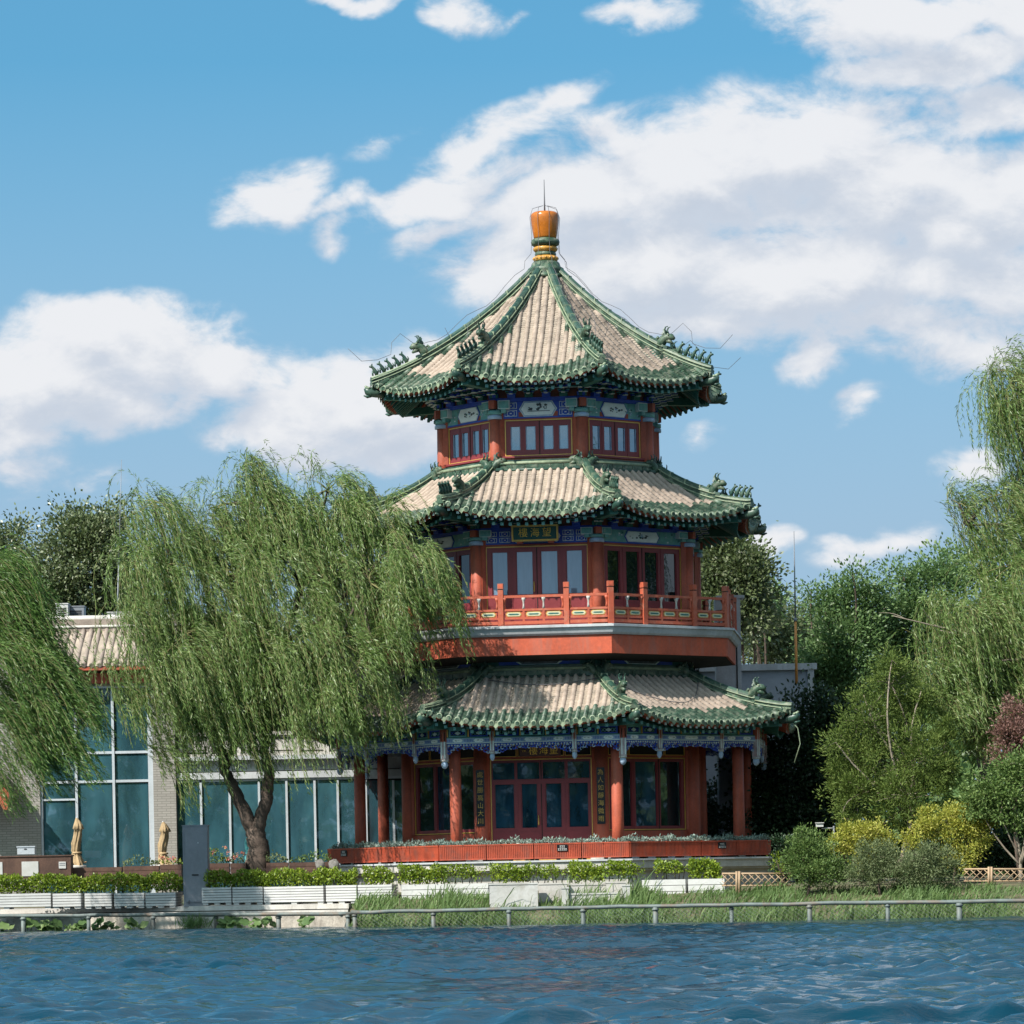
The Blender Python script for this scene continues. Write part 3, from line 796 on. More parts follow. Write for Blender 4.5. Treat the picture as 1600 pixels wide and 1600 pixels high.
for bi, (a, b) in enumerate(bays):
    n = 3 if bi == 1 else 2; w = (b-a)/n
    for i in range(n):
        xm = a+(i+.5)*w; q = .27 if (bi == 1 and i == 1) else .16
        mb.plate([(xm-q, 5.73), (xm-q+.05, 5.675), (xm+q-.05, 5.675), (xm+q, 5.73), (xm+q-.05, 5.785), (xm-q+.05, 5.785)], y-.075, y-.05, CARTW)
        for j in range(4): xx = xm+RD.uniform(-q*.6, q*.6); mb.box((xx-.03, y-.078, 5.715+.01*j), (xx+.03, y-.07, 5.722+.01*j), INK)
        for j in range(int((w/2-q)/.05)):
            for s in (-1, 1): mb.box((xm+s*(q+.05+.05*j)-.008, y-.068, 5.69), (xm+s*(q+.05+.05*j)+.008, y-.055, 5.77), BLUE)
around(mb.build('frieze_beam', tower), K8)
mb = MB()
for bi, (a, b) in enumerate(bays):
    n = 14 if bi != 1 else 26
    for i in range(n):
        f = (i+.5)/n; x = a+(b-a)*f; e = abs(2*f-1)
        dep = .14+.20*e**3+.04*math.sin(f*PI*6)**2
        k = max(2, int(dep/.08))
        for j in range(k):
            zz = 5.63-dep*(j+.5)/k; w = (b-a)/n*.5
            q = RD.uniform(0, 3.1)
            mb.tube([(x+w*.95*math.cos(q+p*1.1), y, zz+dep/k*.55*math.sin(q+p*1.1)) for p in range(5)], .021, BLUE if (i+j) % 3 else BLUEL, 5)
            if (i*3+j) % 3 == 0: mb.lathe([(.005, -.03), (.03, 0), (.005, .03)], WHITEP, 6, (x, y-.03, zz))
    mb.box((a, y-.02, 5.60), (b, y+.02, 5.64), BLUE)
around(mb.build('spandrel', tower), K8)
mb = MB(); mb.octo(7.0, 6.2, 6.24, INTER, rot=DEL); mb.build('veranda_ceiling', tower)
# --- stone base
mb = MB(); mb.octo(7.75, .3, 1.55, STONE, 7.75, rot=DEL); mb.octo(7.95, 1.55, 1.62, STONE, rot=DEL); mb.octo(8.05, 1.62, 1.86, STONE, rot=DEL); mb.octo(8.12, 1.86, 1.915, CONC, rot=DEL)
mb.octo(7.95, .3, .95, STONE, rot=DEL)
mb.build('stone_base', tower)

# --- writing
def text_mesh(body, size, m, ext=.008):
    cu = bpy.data.curves.new('txt', 'FONT'); cu.body = body; cu.size = size; cu.extrude = ext
    cu.align_x = 'CENTER'; cu.align_y = 'CENTER'
    o = bpy.data.objects.new('txt', cu); C.objects.link(o)
    dg = bpy.context.evaluated_depsgraph_get(); dg.update()
    me = bpy.data.meshes.new_from_object(o.evaluated_get(dg))
    bpy.data.objects.remove(o); bpy.data.curves.remove(cu)
    me.materials.clear(); me.materials.append(m)
    return me
def put_text(body, size, m, parent, u, y, z):
    o = bpy.data.objects.new('lettering', text_mesh(body, size, m)); C.objects.link(o)
    o.parent = parent; o.location = (u, y, z); o.rotation_euler = (PI/2, 0, 0)
    return o
def face_thing(name, label, cat, R, z, u=0, tilt=0, k=0, group=None):
    p = Matrix.Rotation(K8[k], 4, 'Z') @ Vector((u, -R, z))
    t = thing(name, label, cat, p, K8[k], group)
    t.rotation_euler.x = tilt
    return t
pq = face_thing('name_plaque', 'green plaque with gilt frame and three gold characters under the middle eave', 'plaque', A2+.42, 12.36, .0, rad(9))
mb = MB(); mb.box((-.69, -.03, -.20), (.69, .05, .20), PLAQG); mb.build('board', pq)
mb = MB()
for a, b in (((-.75, -.26), (.75, -.20)), ((-.75, .20), (.75, .26)), ((-.75, -.2), (-.69, .2)), ((.69, -.2), (.75, .2))): mb.box((a[0], -.06, a[1]), (b[0], .06, b[1]), GOLD)
for s in (-1, 1): mb.box((s*.5-.09, -.02, -.33), (s*.5+.09, .3, -.26), RED); mb.tube([(s*.4, 0, .26), (s*.4, .1, .42)], .012, WIRE, 5)
mb.build('frame', pq)
for i, ch in enumerate('樓海望'): put_text(ch, .31, GOLDT, pq, -.38+.38*i, -.037, 0)
pq = face_thing('door_plaque', 'dark brown plaque with three gold characters above the ground floor doors', 'plaque', A1+.12, 5.43, .0, rad(10))
mb = MB(); mb.box((-.66, -.02, -.17), (.66, .04, .17), PLAQB); mb.build('board', pq)
for i, ch in enumerate('樓海望'): put_text(ch, .30, GOLDT, pq, -.22+.33*i, -.03, 0)
put_text('丁亥', .07, GOLDT, pq, -.52, -.03, 0)
for s, txt, lab in ((-1, '處世勝高山大川', 'black couplet board with gold characters on the column left of the doors'), (1, '為人如靜海微雨', 'black couplet board with gold characters on the column right of the doors')):
    p = Matrix.Rotation(K8[0], 4, 'Z') @ Vector((s*5.05*math.sin(rad(22.5)), -A1-.25, 3.95))
    t = thing('couplet_board', lab, 'couplet board', p, K8[0], 'couplet boards beside the doors')
    mb = MB(); mb.box((-.13, -.02, -.90), (.13, .03, .90), PLAQK); mb.build('board', t)
    for i, ch in enumerate(txt): put_text(ch, .20, GOLDD, t, 0, -.028, .74-.247*i)
# ------------------------------------------------------------------ lake and ground
SHORE = [(-90, -8.0), (-40, -4.5)]
for u, d in ((-20, 115), (540, 109.6), (556, 107.0), (800, 106), (1200, 103.8), (1600, 101.5), (2100, 98.5)):
    SHORE.append((W(u, 1450, d).x, d-D0))
SHORE.append((60, -28.0)); SHORE.append((120, -30))
SX = np.array([p[0] for p in SHORE]); SY = np.array([p[1] for p in SHORE])
def shore_y(x): return np.interp(x, SX, SY)
XKINK = SHORE[3][0]
def wnoise(x, y, seed, n, l0, l1, amp, ang, spread):
    r = np.random.default_rng(seed); z = np.zeros_like(x)
    for i in range(n):
        L = l0*(l1/l0)**(i/(n-1)); a = ang + r.normal(0, spread); k = 2*PI/L
        ph = k*(x*math.cos(a)+y*math.sin(a)) + r.uniform(0, 6.28)
        mod = .55+.45*np.sin(.23*k*(x*math.sin(a+.6)-y*math.cos(a+.6))+r.uniform(0, 6))
        s = np.sin(ph + .35*np.sin(ph))
        z += amp*L**.95*s*mod
    return z
def water():
    xs = np.concatenate([-np.geomspace(260, 21, 26), np.arange(-20, 20, .105), np.geomspace(20.5, 260, 26)])
    ys = np.concatenate([-D0-np.geomspace(400, 1, 24), np.arange(-D0-.5, -94, .6), np.arange(-94, 2, .078)])
    X, Y = np.meshgrid(xs, ys)
    gust = .78+.42*np.sin(X*.33+Y*.11+1.2)*np.sin(X*.12-Y*.19)
    Z = (wnoise(X, Y, 3, 40, .24, 1.2, .0165, rad(-66), .65) + wnoise(X, Y, 5, 18, 1.2, 4.6, .0105, rad(-56), .55))*gust
    fade = np.clip((22-np.abs(X))/3, 0, 1)*np.clip((Y+96)/3, 0, 1)
    lee = 1.12-.72*np.clip((Y-shore_y(X)+22)/16, 0, 1)      # calmer water in the lee of the bank
    Z *= fade*.92*lee
    n, m = X.shape
    P = np.stack([X, Y, Z], -1).reshape(-1, 3)
    i = np.arange(n-1)[:, None]*m+np.arange(m-1)[None, :]
    F = np.stack([i, i+1, i+m+1, i+m], -1).reshape(-1, 4)
    mt, nt, out = newmat('lake_water')
    b = nd(nt, 'ShaderNodeBsdfPrincipled', i_Roughness=.04, i_IOR=1.333)
    b.inputs['Specular IOR Level'].default_value = .5
    b.inputs['Base Color'].default_value = (.004, .034, .058, 1)
    bp = nd(nt, 'ShaderNodeBump', i_Strength=.75, i_Distance=.028)
    nz = noise(nt, 1.0, 5, .62, objco(nt, (2.6, 6.5, 4)), .5)
    nt.links.new(nz, bp.inputs['Height']); nt.links.new(bp.outputs[0], b.inputs['Normal'])
    nt.links.new(b.outputs[0], out.inputs[0])
    return struct(grid_mesh('water', P, F, mt, smooth=True))
water()
def ground():
    xs = np.concatenate([[-3000, -800, -200], np.arange(-60, 60, .5), [80, 120, 300, 900, 3000]])
    offs = [.25, .5, 1.0, 1.8, 2.6, 3.6, 5, 8, 14, 30, 120, 600, 4000]
    zl = [-.7, .3, .58, .62, .64, .66, .8, 1.0, 1.05, 1.05, 1.05, 1.05, 1.05]
    zr = [-.5, .0, .16, .42, .62, .78, .88, 1.0, 1.05, 1.05, 1.05, 1.05, 1.05]
    P = []
    for x in xs:
        t = float(np.clip((x-XKINK-.1)/.4, 0, 1)); y0 = float(shore_y(x))
        for o, a, b in zip(offs, zl, zr):
            z = a*(1-t)+b*t + (.05*math.sin(x*1.7+o*2.1) if .4 < o < 6 and t > .5 else 0)
            P.append((x, y0+o, z))
    m = len(offs); F = []
    for i in range(len(xs)-1):
        for j in range(m-1):
            a = i*m+j; F.append((a, a+m, a+m+1, a+1))
    g = mat('soil_and_grass', (.11, .095, .055), .95, .35, .8, dirt=(.05, .085, .025), dirtamt=.8, dscale=(.7, .7, .7), bump=.6, bscale=8)
    return struct(grid_mesh('ground', P, F, g))
ground()
# embankment on the left: coursed rough stone under two flat ledges
def strip_wall(x0, x1, o0, o1, z0, z1, m, mb, n=40, jit=0.0):
    vs = []
    for i in range(n+1):
        x = x0+(x1-x0)*i/n; y = float(shore_y(x))
        for yy, zz in ((y+o0, z0), (y+o0, z1), (y+o1, z1), (y+o1, z0)):
            vs.append((x, yy+(RD.uniform(-jit, jit) if yy == y+o0 else 0), zz+(RD.uniform(-jit, jit)*.5 if zz == z1 else 0)))
    fs = []
    for i in range(n):
        for k in range(3): fs.append((4*i+k, 4*i+4+k, 4*i+5+k, 4*i+1+k))
    fs += [(0, 1, 2, 3), (4*n+3, 4*n+2, 4*n+1, 4*n)]
    mb.add(vs, fs, m)
emb = thing('embankment_wall', 'low pale rough stone embankment at the water below the white planter boxes', 'embankment')
mb = MB(); strip_wall(-40, XKINK+.1, .0, .9, -.6, .43, STONEB, mb, 160, .05); mb.build('stone_face', emb)
mb = MB(); strip_wall(-40, XKINK+.1, .12, 1.2, .43, .52, STONE, mb, 60); strip_wall(-40, XKINK+.1, .7, 4.5, .55, .70, STONE, mb, 60); mb.build('ledge', emb)

# ------------------------------------------------------------------ leaf builders
def leaf_mesh(name, P, D, L, Wd, m, parent=None, fold=0.0):
    P = np.asarray(P, np.float64); D = np.asarray(D, np.float64); n = len(P)
    D = D/np.maximum(np.linalg.norm(D, axis=1, keepdims=True), 1e-6)
    q = rng.normal(size=(n, 3)); sd = np.cross(D, q); sd /= np.maximum(np.linalg.norm(sd, axis=1, keepdims=True), 1e-6)
    L = np.broadcast_to(np.asarray(L, float), (n,))[:, None]*rng.uniform(.7, 1.25, (n, 1)); Wd = np.broadcast_to(np.asarray(Wd, float), (n,))[:, None]*rng.uniform(.8, 1.2, (n, 1))
    V = np.stack([P, P+D*L*.45+sd*Wd*.5, P+D*L, P+D*L*.45-sd*Wd*.5], 1).reshape(-1, 3)
    F = np.arange(4*n).reshape(n, 4)
    return grid_mesh(name, V, F, m, parent)
def sph(n):
    v = rng.normal(size=(n, 3)); return v/np.linalg.norm(v, axis=1, keepdims=True)
LWIL = leafmat('willow_leaf', (.060, .118, .024), (.175, .268, .072), (.40, .46, .22), .34, .42, .45)
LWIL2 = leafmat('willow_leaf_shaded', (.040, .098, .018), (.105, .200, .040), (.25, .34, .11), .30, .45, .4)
LPOP = leafmat('poplar_leaf', (.060, .090, .035), (.13, .17, .07), (.36, .38, .27), .2, .4, .5)
LSIL = leafmat('silver_leaf', (.09, .135, .06), (.20, .25, .13), (.40, .43, .32), .25, .45, .45)
LDRK = leafmat('dark_leaf', (.062, .128, .044), (.135, .225, .082), (.22, .31, .13), .32, .45, .4)
LJUN = leafmat('juniper_leaf', (.060, .100, .020), (.130, .185, .042), (.23, .27, .075), .26, .6, .2)
LYEL = leafmat('yellow_leaf', (.20, .25, .04), (.42, .42, .08), (.62, .56, .18), .35, .5, .3)
LHED = leafmat('hedge_leaf', (.085, .145, .014), (.22, .31, .030), (.40, .44, .05), .3, .4, .45)
LSHR = leafmat('shrub_leaf', (.070, .130, .034), (.145, .220, .064), (.24, .31, .11), .25, .5, .3)
LSAGE = leafmat('sage_leaf', (.09, .125, .05), (.17, .21, .10), (.27, .31, .17), .25, .6, .2)
LPLUM = leafmat('plum_leaf', (.14, .075, .065), (.27, .15, .13), (.36, .24, .19), .3, .5, .3)
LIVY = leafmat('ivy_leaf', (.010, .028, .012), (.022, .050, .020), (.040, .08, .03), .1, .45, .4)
LREED = leafmat('reed_leaf', (.075, .13, .04), (.15, .235, .08), (.26, .34, .14), .35, .5, .3)
LDUST = leafmat('dusty_leaf', (.12, .19, .17), (.28, .36, .32), (.52, .56, .48), .2, .7, .2)
LFLOW = leafmat('petal', (.55, .12, .10), (.65, .30, .25), (.75, .55, .12), .3, .5, .2)
LLOT = leafmat('lotus_leaf', (.07, .13, .045), (.14, .22, .075), (.26, .32, .15), .3, .5, .3)

def limb_tube(mb, a, b, r0, r1, m, bend=.15, n=9, sides=8):
    a, b = Vector(a), Vector(b); L = (b-a).length
    off = Vector((RD.uniform(-1, 1), RD.uniform(-1, 1), RD.uniform(0, .6)))*L*bend
    pts = []
    for i in range(n):
        t = i/(n-1); pts.append(a.lerp(b, t)+off*math.sin(PI*t)+Vector((RD.uniform(-1, 1), RD.uniform(-1, 1), 0))*r0*.25)
    mb.tube(pts, [r0+(r1-r0)*(i/(n-1))**.8 for i in range(n)], m, sides)
    return pts
# willow: hanging tassels of thin strands, every strand set with narrow leaves
def willow(label, lobes, trunk, fork_limbs, leaf, wind=.28, bare=(), bunch=22, dens=1.0):
    root = thing('willow_tree', label, 'willow', trunk[0][0][0])
    mb = MB(); inv = Vector(trunk[0][0][0])
    for pts, rs in trunk:
        # refine to a knobbly trunk
        P = [Vector(p)-inv for p in pts]; fine = []; fr = []
        for i in range(len(P)-1):
            for k in range(6):
                t = k/6; fine.append(P[i].lerp(P[i+1], t)+Vector((RD.gauss(0, .02), RD.gauss(0, .02), 0))); fr.append((rs[i]*(1-t)+rs[i+1]*t)*RD.uniform(.97, 1.03))
        fine.append(P[-1]); fr.append(rs[-1]); mb.tube(fine, fr, BARK, 12)
    mb.build('trunk', root)
    limb = MB(); LP = []; LD = []; tw_v = []; tw_f = []
    for (c, rx, ry, h, zbot, dn) in lobes:
        c = Vector(c); src = min(fork_limbs, key=lambda p: (Vector(p)-c).length)
        limb_tube(limb, Vector(src)-inv, c-inv+Vector((0, 0, h*.3)), .085, .03, BARK, .12)
        nb = int(dn*dens)
        for b in range(nb):
            q = RD.uniform(0, 2*PI); rr = math.sqrt(RD.random())
            ox, oy = rr*math.cos(q), rr*math.sin(q)
            top = c.z + h*(1-rr*rr)**.6
            start = Vector((c.x+ox*rx, c.y+oy*ry, top-(RD.random()**1.6)*(top-zbot)*.55))
            if RD.random() < .6: limb_tube(limb, c-inv+Vector((0, 0, h*.3)), start-inv, .026, .010, TWIG, .2, 6, 5)
            hz0 = RD.uniform(.5, 1.1)
            zend = zbot + RD.uniform(-.15, .9)*1.3
            tass = RD.random() < .22              # a thin tassel that hangs lower than the rest
            if tass: zend -= RD.uniform(.4, 1.5)
            lean = wind*RD.uniform(.6, 1.5)
            for s in range(int(bunch*RD.uniform(.6, 1.4)*(.45 if tass else 1))):
                p = np.array([start.x+RD.gauss(0, .15), start.y+RD.gauss(0, .17), start.z+RD.gauss(0, .20)])
                qa = q+RD.gauss(0, .45); d = np.array([math.cos(qa)*.6*hz0+lean*.9, math.sin(qa)*.6*hz0, RD.uniform(.1, .75)*(1.0 if rr < .8 else .5)])
                tgt = np.array([lean*.55+RD.gauss(0, .05), RD.gauss(0, .05), -1.0])
                L = max(.8, (p[2]-zend)*RD.uniform(.75 if tass else .5, 1.02)); L = min(L, RD.uniform(1.6, 4.6)+(1.2 if tass else 0))
                st = .105; n = int(L/st); path = [p.copy()]
                for i in range(n):
                    d = d*.80+tgt*.20; d = d/np.linalg.norm(d)
                    d = d+np.array([RD.gauss(0, .05), RD.gauss(0, .05), 0])
                    p = p+d*st; path.append(p.copy())
                    for k in range(2):
                        LP.append(p+d*st*RD.random()); LD.append(d*.75+np.array([RD.gauss(lean*.4, .30), RD.gauss(0, .30), RD.gauss(-.1, .2)]))
                if s % 2 == 0 and len(path) > 4:
                    A = np.array(path)[::3]-np.array(inv); o = len(tw_v)
                    for pt in A: tw_v.append(pt-np.array([.006, 0, 0])); tw_v.append(pt+np.array([.006, 0, 0]))
                    for i in range(len(A)-1): tw_f.append((o+2*i, o+2*i+1, o+2*i+3, o+2*i+2))
    for a, b in bare:
        pts = limb_tube(limb, Vector(a)-inv, Vector(b)-inv, .05, .012, BARKP, .12, 9, 6)
        for k in range(3): p = pts[3+2*k]; limb_tube(limb, p, p+Vector((RD.uniform(-.8, .2), RD.uniform(-.3, .3), RD.uniform(-.1, .6))), .015, .005, BARKP, .2, 6, 5)
    limb.build('limb', root)
    grid_mesh('twig', tw_v, tw_f, TWIG, root)
    leaf_mesh('crown', np.array(LP)-np.array(inv), LD, .18, .024, leaf, root)
    print(label[:30], len(LP))
    return root
def lobe(u, vtop, hw, vbot, d, dn, dy=None, hh=45):
    c = W(u, vtop+hh, d); return (c, M2(hw, d), dy or M2(hw, d)*.9, M2(hh, d), ZV(u, vbot, d), dn)

# broad-leaved trees: clumps of leaf-sized faces hung on limbs
def tree(name, label, cat, base, lobes, leaf, L, Wd, clumps, per, group=None, trunk_r=.16, cr=.42, up=.2, bark=BARK, limb_r=.05, trunk_to=None, droop=0.0):
    base = Vector(base); root = thing(name, label, cat, base, group=group)
    mb = MB(); cen = sum((Vector(l[0]) for l in lobes), Vector())/len(lobes)
    tt = Vector(trunk_to) if trunk_to else Vector((base.x*.6+cen.x*.4, base.y, base.z+(cen.z-base.z)*.75))
    tp = limb_tube(mb, (0, 0, -.25), tt-base, trunk_r, trunk_r*.5, bark, .06, 10, 10)
    LP = []; LD = []
    tot = sum(l[1]*l[2]*1.0 for l in lobes)
    for (c, rx, rz) in lobes:
        c = Vector(c); ry = rx*.85
        limb_tube(mb, tp[RD.randint(4, 9)], c-base, limb_r, limb_r*.35, bark, .12)
        nc = max(4, int(clumps*rx*rz/tot))
        for i in range(nc):
            v = sph(1)[0]; q = RD.random()**.38
            e = 1+RD.gauss(0, .14)
            p = np.array([c.x+v[0]*rx*q*e, c.y+v[1]*ry*q*e, c.z+v[2]*rz*q*e])
            if RD.random() < .22: limb_tube(mb, c-base, Vector(p)-base, limb_r*.35, .006, bark, .15, 5, 5)
            k = int(per*RD.uniform(.5, 1.5)); s = cr*RD.uniform(.6, 1.3)
            g = rng.normal(size=(k, 3))*np.array([s, s, s*.75])*.5
            LP.append(p+g-np.array(base)); dd = g/s+v*.5+rng.normal(size=(k, 3))*.5; dd[:, 2] += up-droop; LD.append(dd)
    mb.build('trunk', root)
    leaf_mesh('crown', np.concatenate(LP), np.concatenate(LD), L, Wd, leaf, root)
    return root
def LB(u, v, rx, ry, d): return (W(u, v, d), M2(rx, d), M2(ry, d))
def shrub(name, label, cat, u, v, d, lobes, leaf, L, Wd, clumps, per, group=None, cr=.22, up=.4):
    b = W(u, v, d); return tree(name, label, cat, b, lobes, leaf, L, Wd, clumps, per, group, .05, cr, up, BARK, .02)
# ------------------------------------------------------------------ the willows
d = 115.6
tb = W(402, 1358, d)
fork = W(398, 1288, d)
TR = [([W(403, 1372, d), tb, W(404, 1330, d), W(399, 1300, d), W(397, 1283, d)], [.50, .42, .35, .30, .17]),
      ([W(404, 1325, d), W(392, 1290, d), W(372, 1245, d), W(352, 1205, d), W(342, 1150, d), W(325, 1080, d+.3), W(300, 1000, d+.6), W(282, 930, d+.4)], [.20, .225, .20, .16, .13, .11, .09, .05]),
      ([W(352, 1205, d), W(378, 1130, d-.4), W(390, 1050, d-.6), W(400, 940, d-.5)], [.12, .10, .085, .05]),
      ([W(402, 1325, d), W(405, 1288, d), W(415, 1252, d), W(421, 1215, d), W(412, 1165, d), W(416, 1100, d), W(440, 1010, d), W(470, 920, d), W(500, 850, d)], [.20, .215, .20, .18, .15, .13, .11, .085, .05]),
      ([W(416, 1100, d), W(395, 980, d-.3), W(380, 880, d), W(400, 790, d)], [.10, .08, .06, .03]),
      ([W(440, 1010, d), W(510, 960, d-.8), W(570, 900, d-1.6), W(620, 850, d-2.6)], [.08, .065, .05, .03])]
FK = [p for t in TR[1:] for p in t[0][2:]]
willow('big weeping willow with a forked trunk standing in front of the pavilion', [
    lobe(240, 752, 40, 980, 115.4, 10), lobe(312, 795, 46, 980, 115.8, 10), lobe(352, 756, 34, 960, 115.6, 11), lobe(398, 714, 32, 940, 115.6, 12), lobe(436, 738, 30, 950, 115.2, 9), lobe(462, 765, 40, 960, 115, 9),
    lobe(512, 734, 38, 960, 115, 11), lobe(570, 772, 38, 940, 114.2, 9), lobe(618, 798, 36, 930, 113, 8), lobe(626, 850, 26, 980, 112.2, 5), lobe(655, 855, 24, 1010, 111.6, 6), lobe(640, 905, 26, 1050, 111.8, 5),
    lobe(212, 845, 34, 1120, 115, 9), lobe(265, 850, 60, 1130, 114.6, 13), lobe(355, 860, 60, 1150, 114.6, 13), lobe(440, 850, 60, 1120, 114.4, 13), lobe(520, 850, 56, 1090, 114, 12), lobe(580, 880, 44, 1070, 113, 9),
    lobe(215, 940, 38, 1225, 114.6, 11), lobe(290, 960, 56, 1220, 114, 12), lobe(345, 1030, 34, 1260, 114.2, 9), lobe(385, 970, 56, 1235, 113.8, 12), lobe(455, 970, 56, 1225, 113.6, 12), lobe(530, 970, 54, 1190, 113, 11), lobe(585, 980, 30, 1090, 112.4, 5),
    lobe(230, 1050, 26, 1265, 114, 6), lobe(540, 1040, 36, 1205, 112.8, 8)],
    TR, FK, LWIL, .40, bunch=30, dens=1.0)
d = 107.5
tb = W(-190, 1400, d)
TL = [([tb, W(-180, 1300, d), W(-150, 1180, d), W(-110, 1080, d), W(-60, 1000, d)], [.34, .28, .24, .18, .12]),
      ([W(-110, 1080, d), W(-30, 1010, d), W(30, 960, d)], [.12, .09, .04])]
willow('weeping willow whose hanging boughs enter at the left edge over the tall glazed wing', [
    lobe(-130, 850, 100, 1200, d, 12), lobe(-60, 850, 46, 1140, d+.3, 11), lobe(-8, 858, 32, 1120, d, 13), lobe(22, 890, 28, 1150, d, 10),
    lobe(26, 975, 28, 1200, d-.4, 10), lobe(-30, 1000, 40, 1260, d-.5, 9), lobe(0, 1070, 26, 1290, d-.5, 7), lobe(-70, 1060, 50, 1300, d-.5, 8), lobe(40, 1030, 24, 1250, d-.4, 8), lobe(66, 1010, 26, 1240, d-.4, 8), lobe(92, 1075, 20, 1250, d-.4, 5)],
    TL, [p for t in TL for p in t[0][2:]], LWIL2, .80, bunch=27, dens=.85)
d = 113.0
tb = W(1690, 1390, d)
TRR = [([tb, W(1680, 1250, d), W(1660, 1080, d), W(1640, 900, d), W(1610, 740, d), W(1590, 640, d)], [.36, .3, .25, .19, .12, .05]),
       ([W(1660, 1080, d), W(1600, 1010, d-.5), W(1540, 990, d-.8)], [.10, .07, .03]), ([W(1640, 900, d), W(1570, 820, d), W(1510, 820, d)], [.09, .06, .02])]
willow('tall windblown weeping willow rising along the right edge behind the plum tree', [
    lobe(1590, 556, 50, 760, d, 26), lobe(1640, 580, 70, 900, d, 26), lobe(1610, 690, 60, 930, d, 20), lobe(1545, 760, 60, 920, d-.3, 9, hh=25),
    lobe(1500, 775, 30, 900, d, 4, hh=18), lobe(1590, 850, 60, 1100, d-.5, 20), lobe(1530, 920, 70, 1140, d-.8, 30), lobe(1465, 985, 40, 1130, d-1, 9), lobe(1500, 1040, 60, 1190, d-1, 24), lobe(1560, 1080, 50, 1220, d-1, 14),
    lobe(1600, 1000, 70, 1200, d-.5, 22)],
    TRR, [p for t in TRR for p in t[0][2:]], LWIL, .42, bunch=27, bare=((W(1610, 1012, d-1.4), W(1395, 962, d-1.8)), (W(1620, 1035, d-1.4), W(1470, 985, d-1.8)), (W(1600, 1030, d-1.5), W(1530, 1038, d-1.9))), dens=1.0)
# ------------------------------------------------------------------ trees behind
gb = 'trees behind the pavilion'
def bt(label, u, d, lobes, leaf, L, Wd, cl, per, cr=.7, name='broadleaf_tree', up=.2, base_v=None, group=None):
    b = W(u, 1375, d); b.z = 1.0
    return tree(name, label, 'tree', b, [LB(*l, d+RD.uniform(-.8, .8)) for l in lobes], leaf, L, Wd, cl, per, group, .2, cr, up, limb_r=.07)
bt('grey green poplar with glinting leaves on the skyline left of the big willow', 130, 146, [(120, 870, 62, 65), (85, 905, 50, 60), (150, 840, 40, 40), (178, 870, 30, 55), (105, 805, 12, 24), (124, 812, 10, 24), (160, 808, 12, 20), (180, 800, 10, 28), (120, 950, 80, 50), (200, 930, 50, 60)], LPOP, .17, .10, 520, 60, name='poplar_tree')
bt('dark poplar top cut by the left edge of the view behind the glazed wing', 8, 150, [(15, 880, 34, 45), (8, 835, 10, 28), (36, 828, 9, 28), (-40, 870, 60, 60), (20, 940, 50, 40)], LPOP, .17, .10, 200, 60, name='poplar_tree')
bt('greyish tree seen through gaps in the big willow', 545, 132, [(545, 905, 60, 60), (500, 960, 70, 60), (590, 930, 40, 60), (560, 1000, 80, 60)], LPOP, .17, .09, 220, 50)
bt('glossy poplar beside the right edge of the middle roof', 1150, 134, [(1140, 880, 45, 45), (1120, 920, 50, 50), (1168, 905, 34, 40), (1140, 840, 20, 22), (1150, 960, 60, 40), (1110, 860, 20, 30)], LPOP, .17, .10, 380, 56, name='poplar_tree')
bt('small very dark treetop just right of the balcony corner', 1192, 139, [(1190, 935, 14, 12), (1180, 955, 20, 22), (1196, 928, 8, 8)], LDRK, .22, .13, 34, 40)
bt('pale silvery leaved tree behind the orange tipped antenna pole', 1230, 141, [(1215, 980, 38, 45), (1250, 990, 36, 45), (1190, 1000, 30, 40), (1285, 1010, 40, 45), (1230, 1030, 70, 35)], LSIL, .16, .08, 320, 54)
bt('rounded dark green tree right of the antenna pole', 1315, 131, [(1322, 935, 36, 28), (1285, 955, 28, 24), (1345, 970, 40, 46), (1320, 1010, 56, 56), (1332, 898, 13, 16), (1368, 912, 10, 26), (1300, 1060, 60, 60), (1362, 940, 18, 30), (1268, 920, 18, 8)], LDRK, .16, .075, 330, 60)
bt('dark green tree with a peaked top between the rounded tree and the right willow', 1430, 133, [(1425, 950, 42, 46), (1400, 975, 38, 46), (1396, 908, 10, 24), (1470, 910, 40, 40), (1412, 902, 10, 16), (1448, 905, 12, 26), (1440, 1000, 70, 70), (1400, 1060, 60, 60)], LDRK, .16, .075, 360, 60)
bt('mixed green tree behind the hanging strands of the right willow', 1530, 137, [(1490, 880, 40, 26), (1540, 890, 60, 50), (1590, 900, 50, 60), (1540, 980, 70, 80), (1600, 1000, 60, 80), (1550, 1080, 80, 60)], LSHR, .18, .10, 300, 50)
# ------------------------------------------------------------------ right bank planting
def juniper():
    d = 110.5; b = W(1405, 1345, d)
    L = [(1392, 1070, 38, 50), (1415, 1120, 56, 55), (1356, 1130, 44, 46), (1328, 1180, 42, 50), (1375, 1185, 72, 60), (1440, 1185, 60, 60), (1478, 1160, 24, 50), (1312, 1225, 24, 24), (1345, 1240, 60, 46), (1420, 1250, 72, 50), (1480, 1215, 22, 40), (1375, 1290, 62, 30), (1394, 1032, 16, 26), (1306, 1160, 18, 18), (1350, 1085, 14, 18), (1440, 1080, 16, 22), (1440, 1290, 40, 26)]
    return tree('juniper_tree', 'broad olive green juniper right of the pavilion with a leaning pale trunk', 'juniper', b, [LB(*l, d+RD.uniform(-.7, .7)) for l in L], LJUN, .125, .030, 760, 72, None, .13, .27, .55, BARKP, .05, trunk_to=W(1428, 1190, d))
juniper()
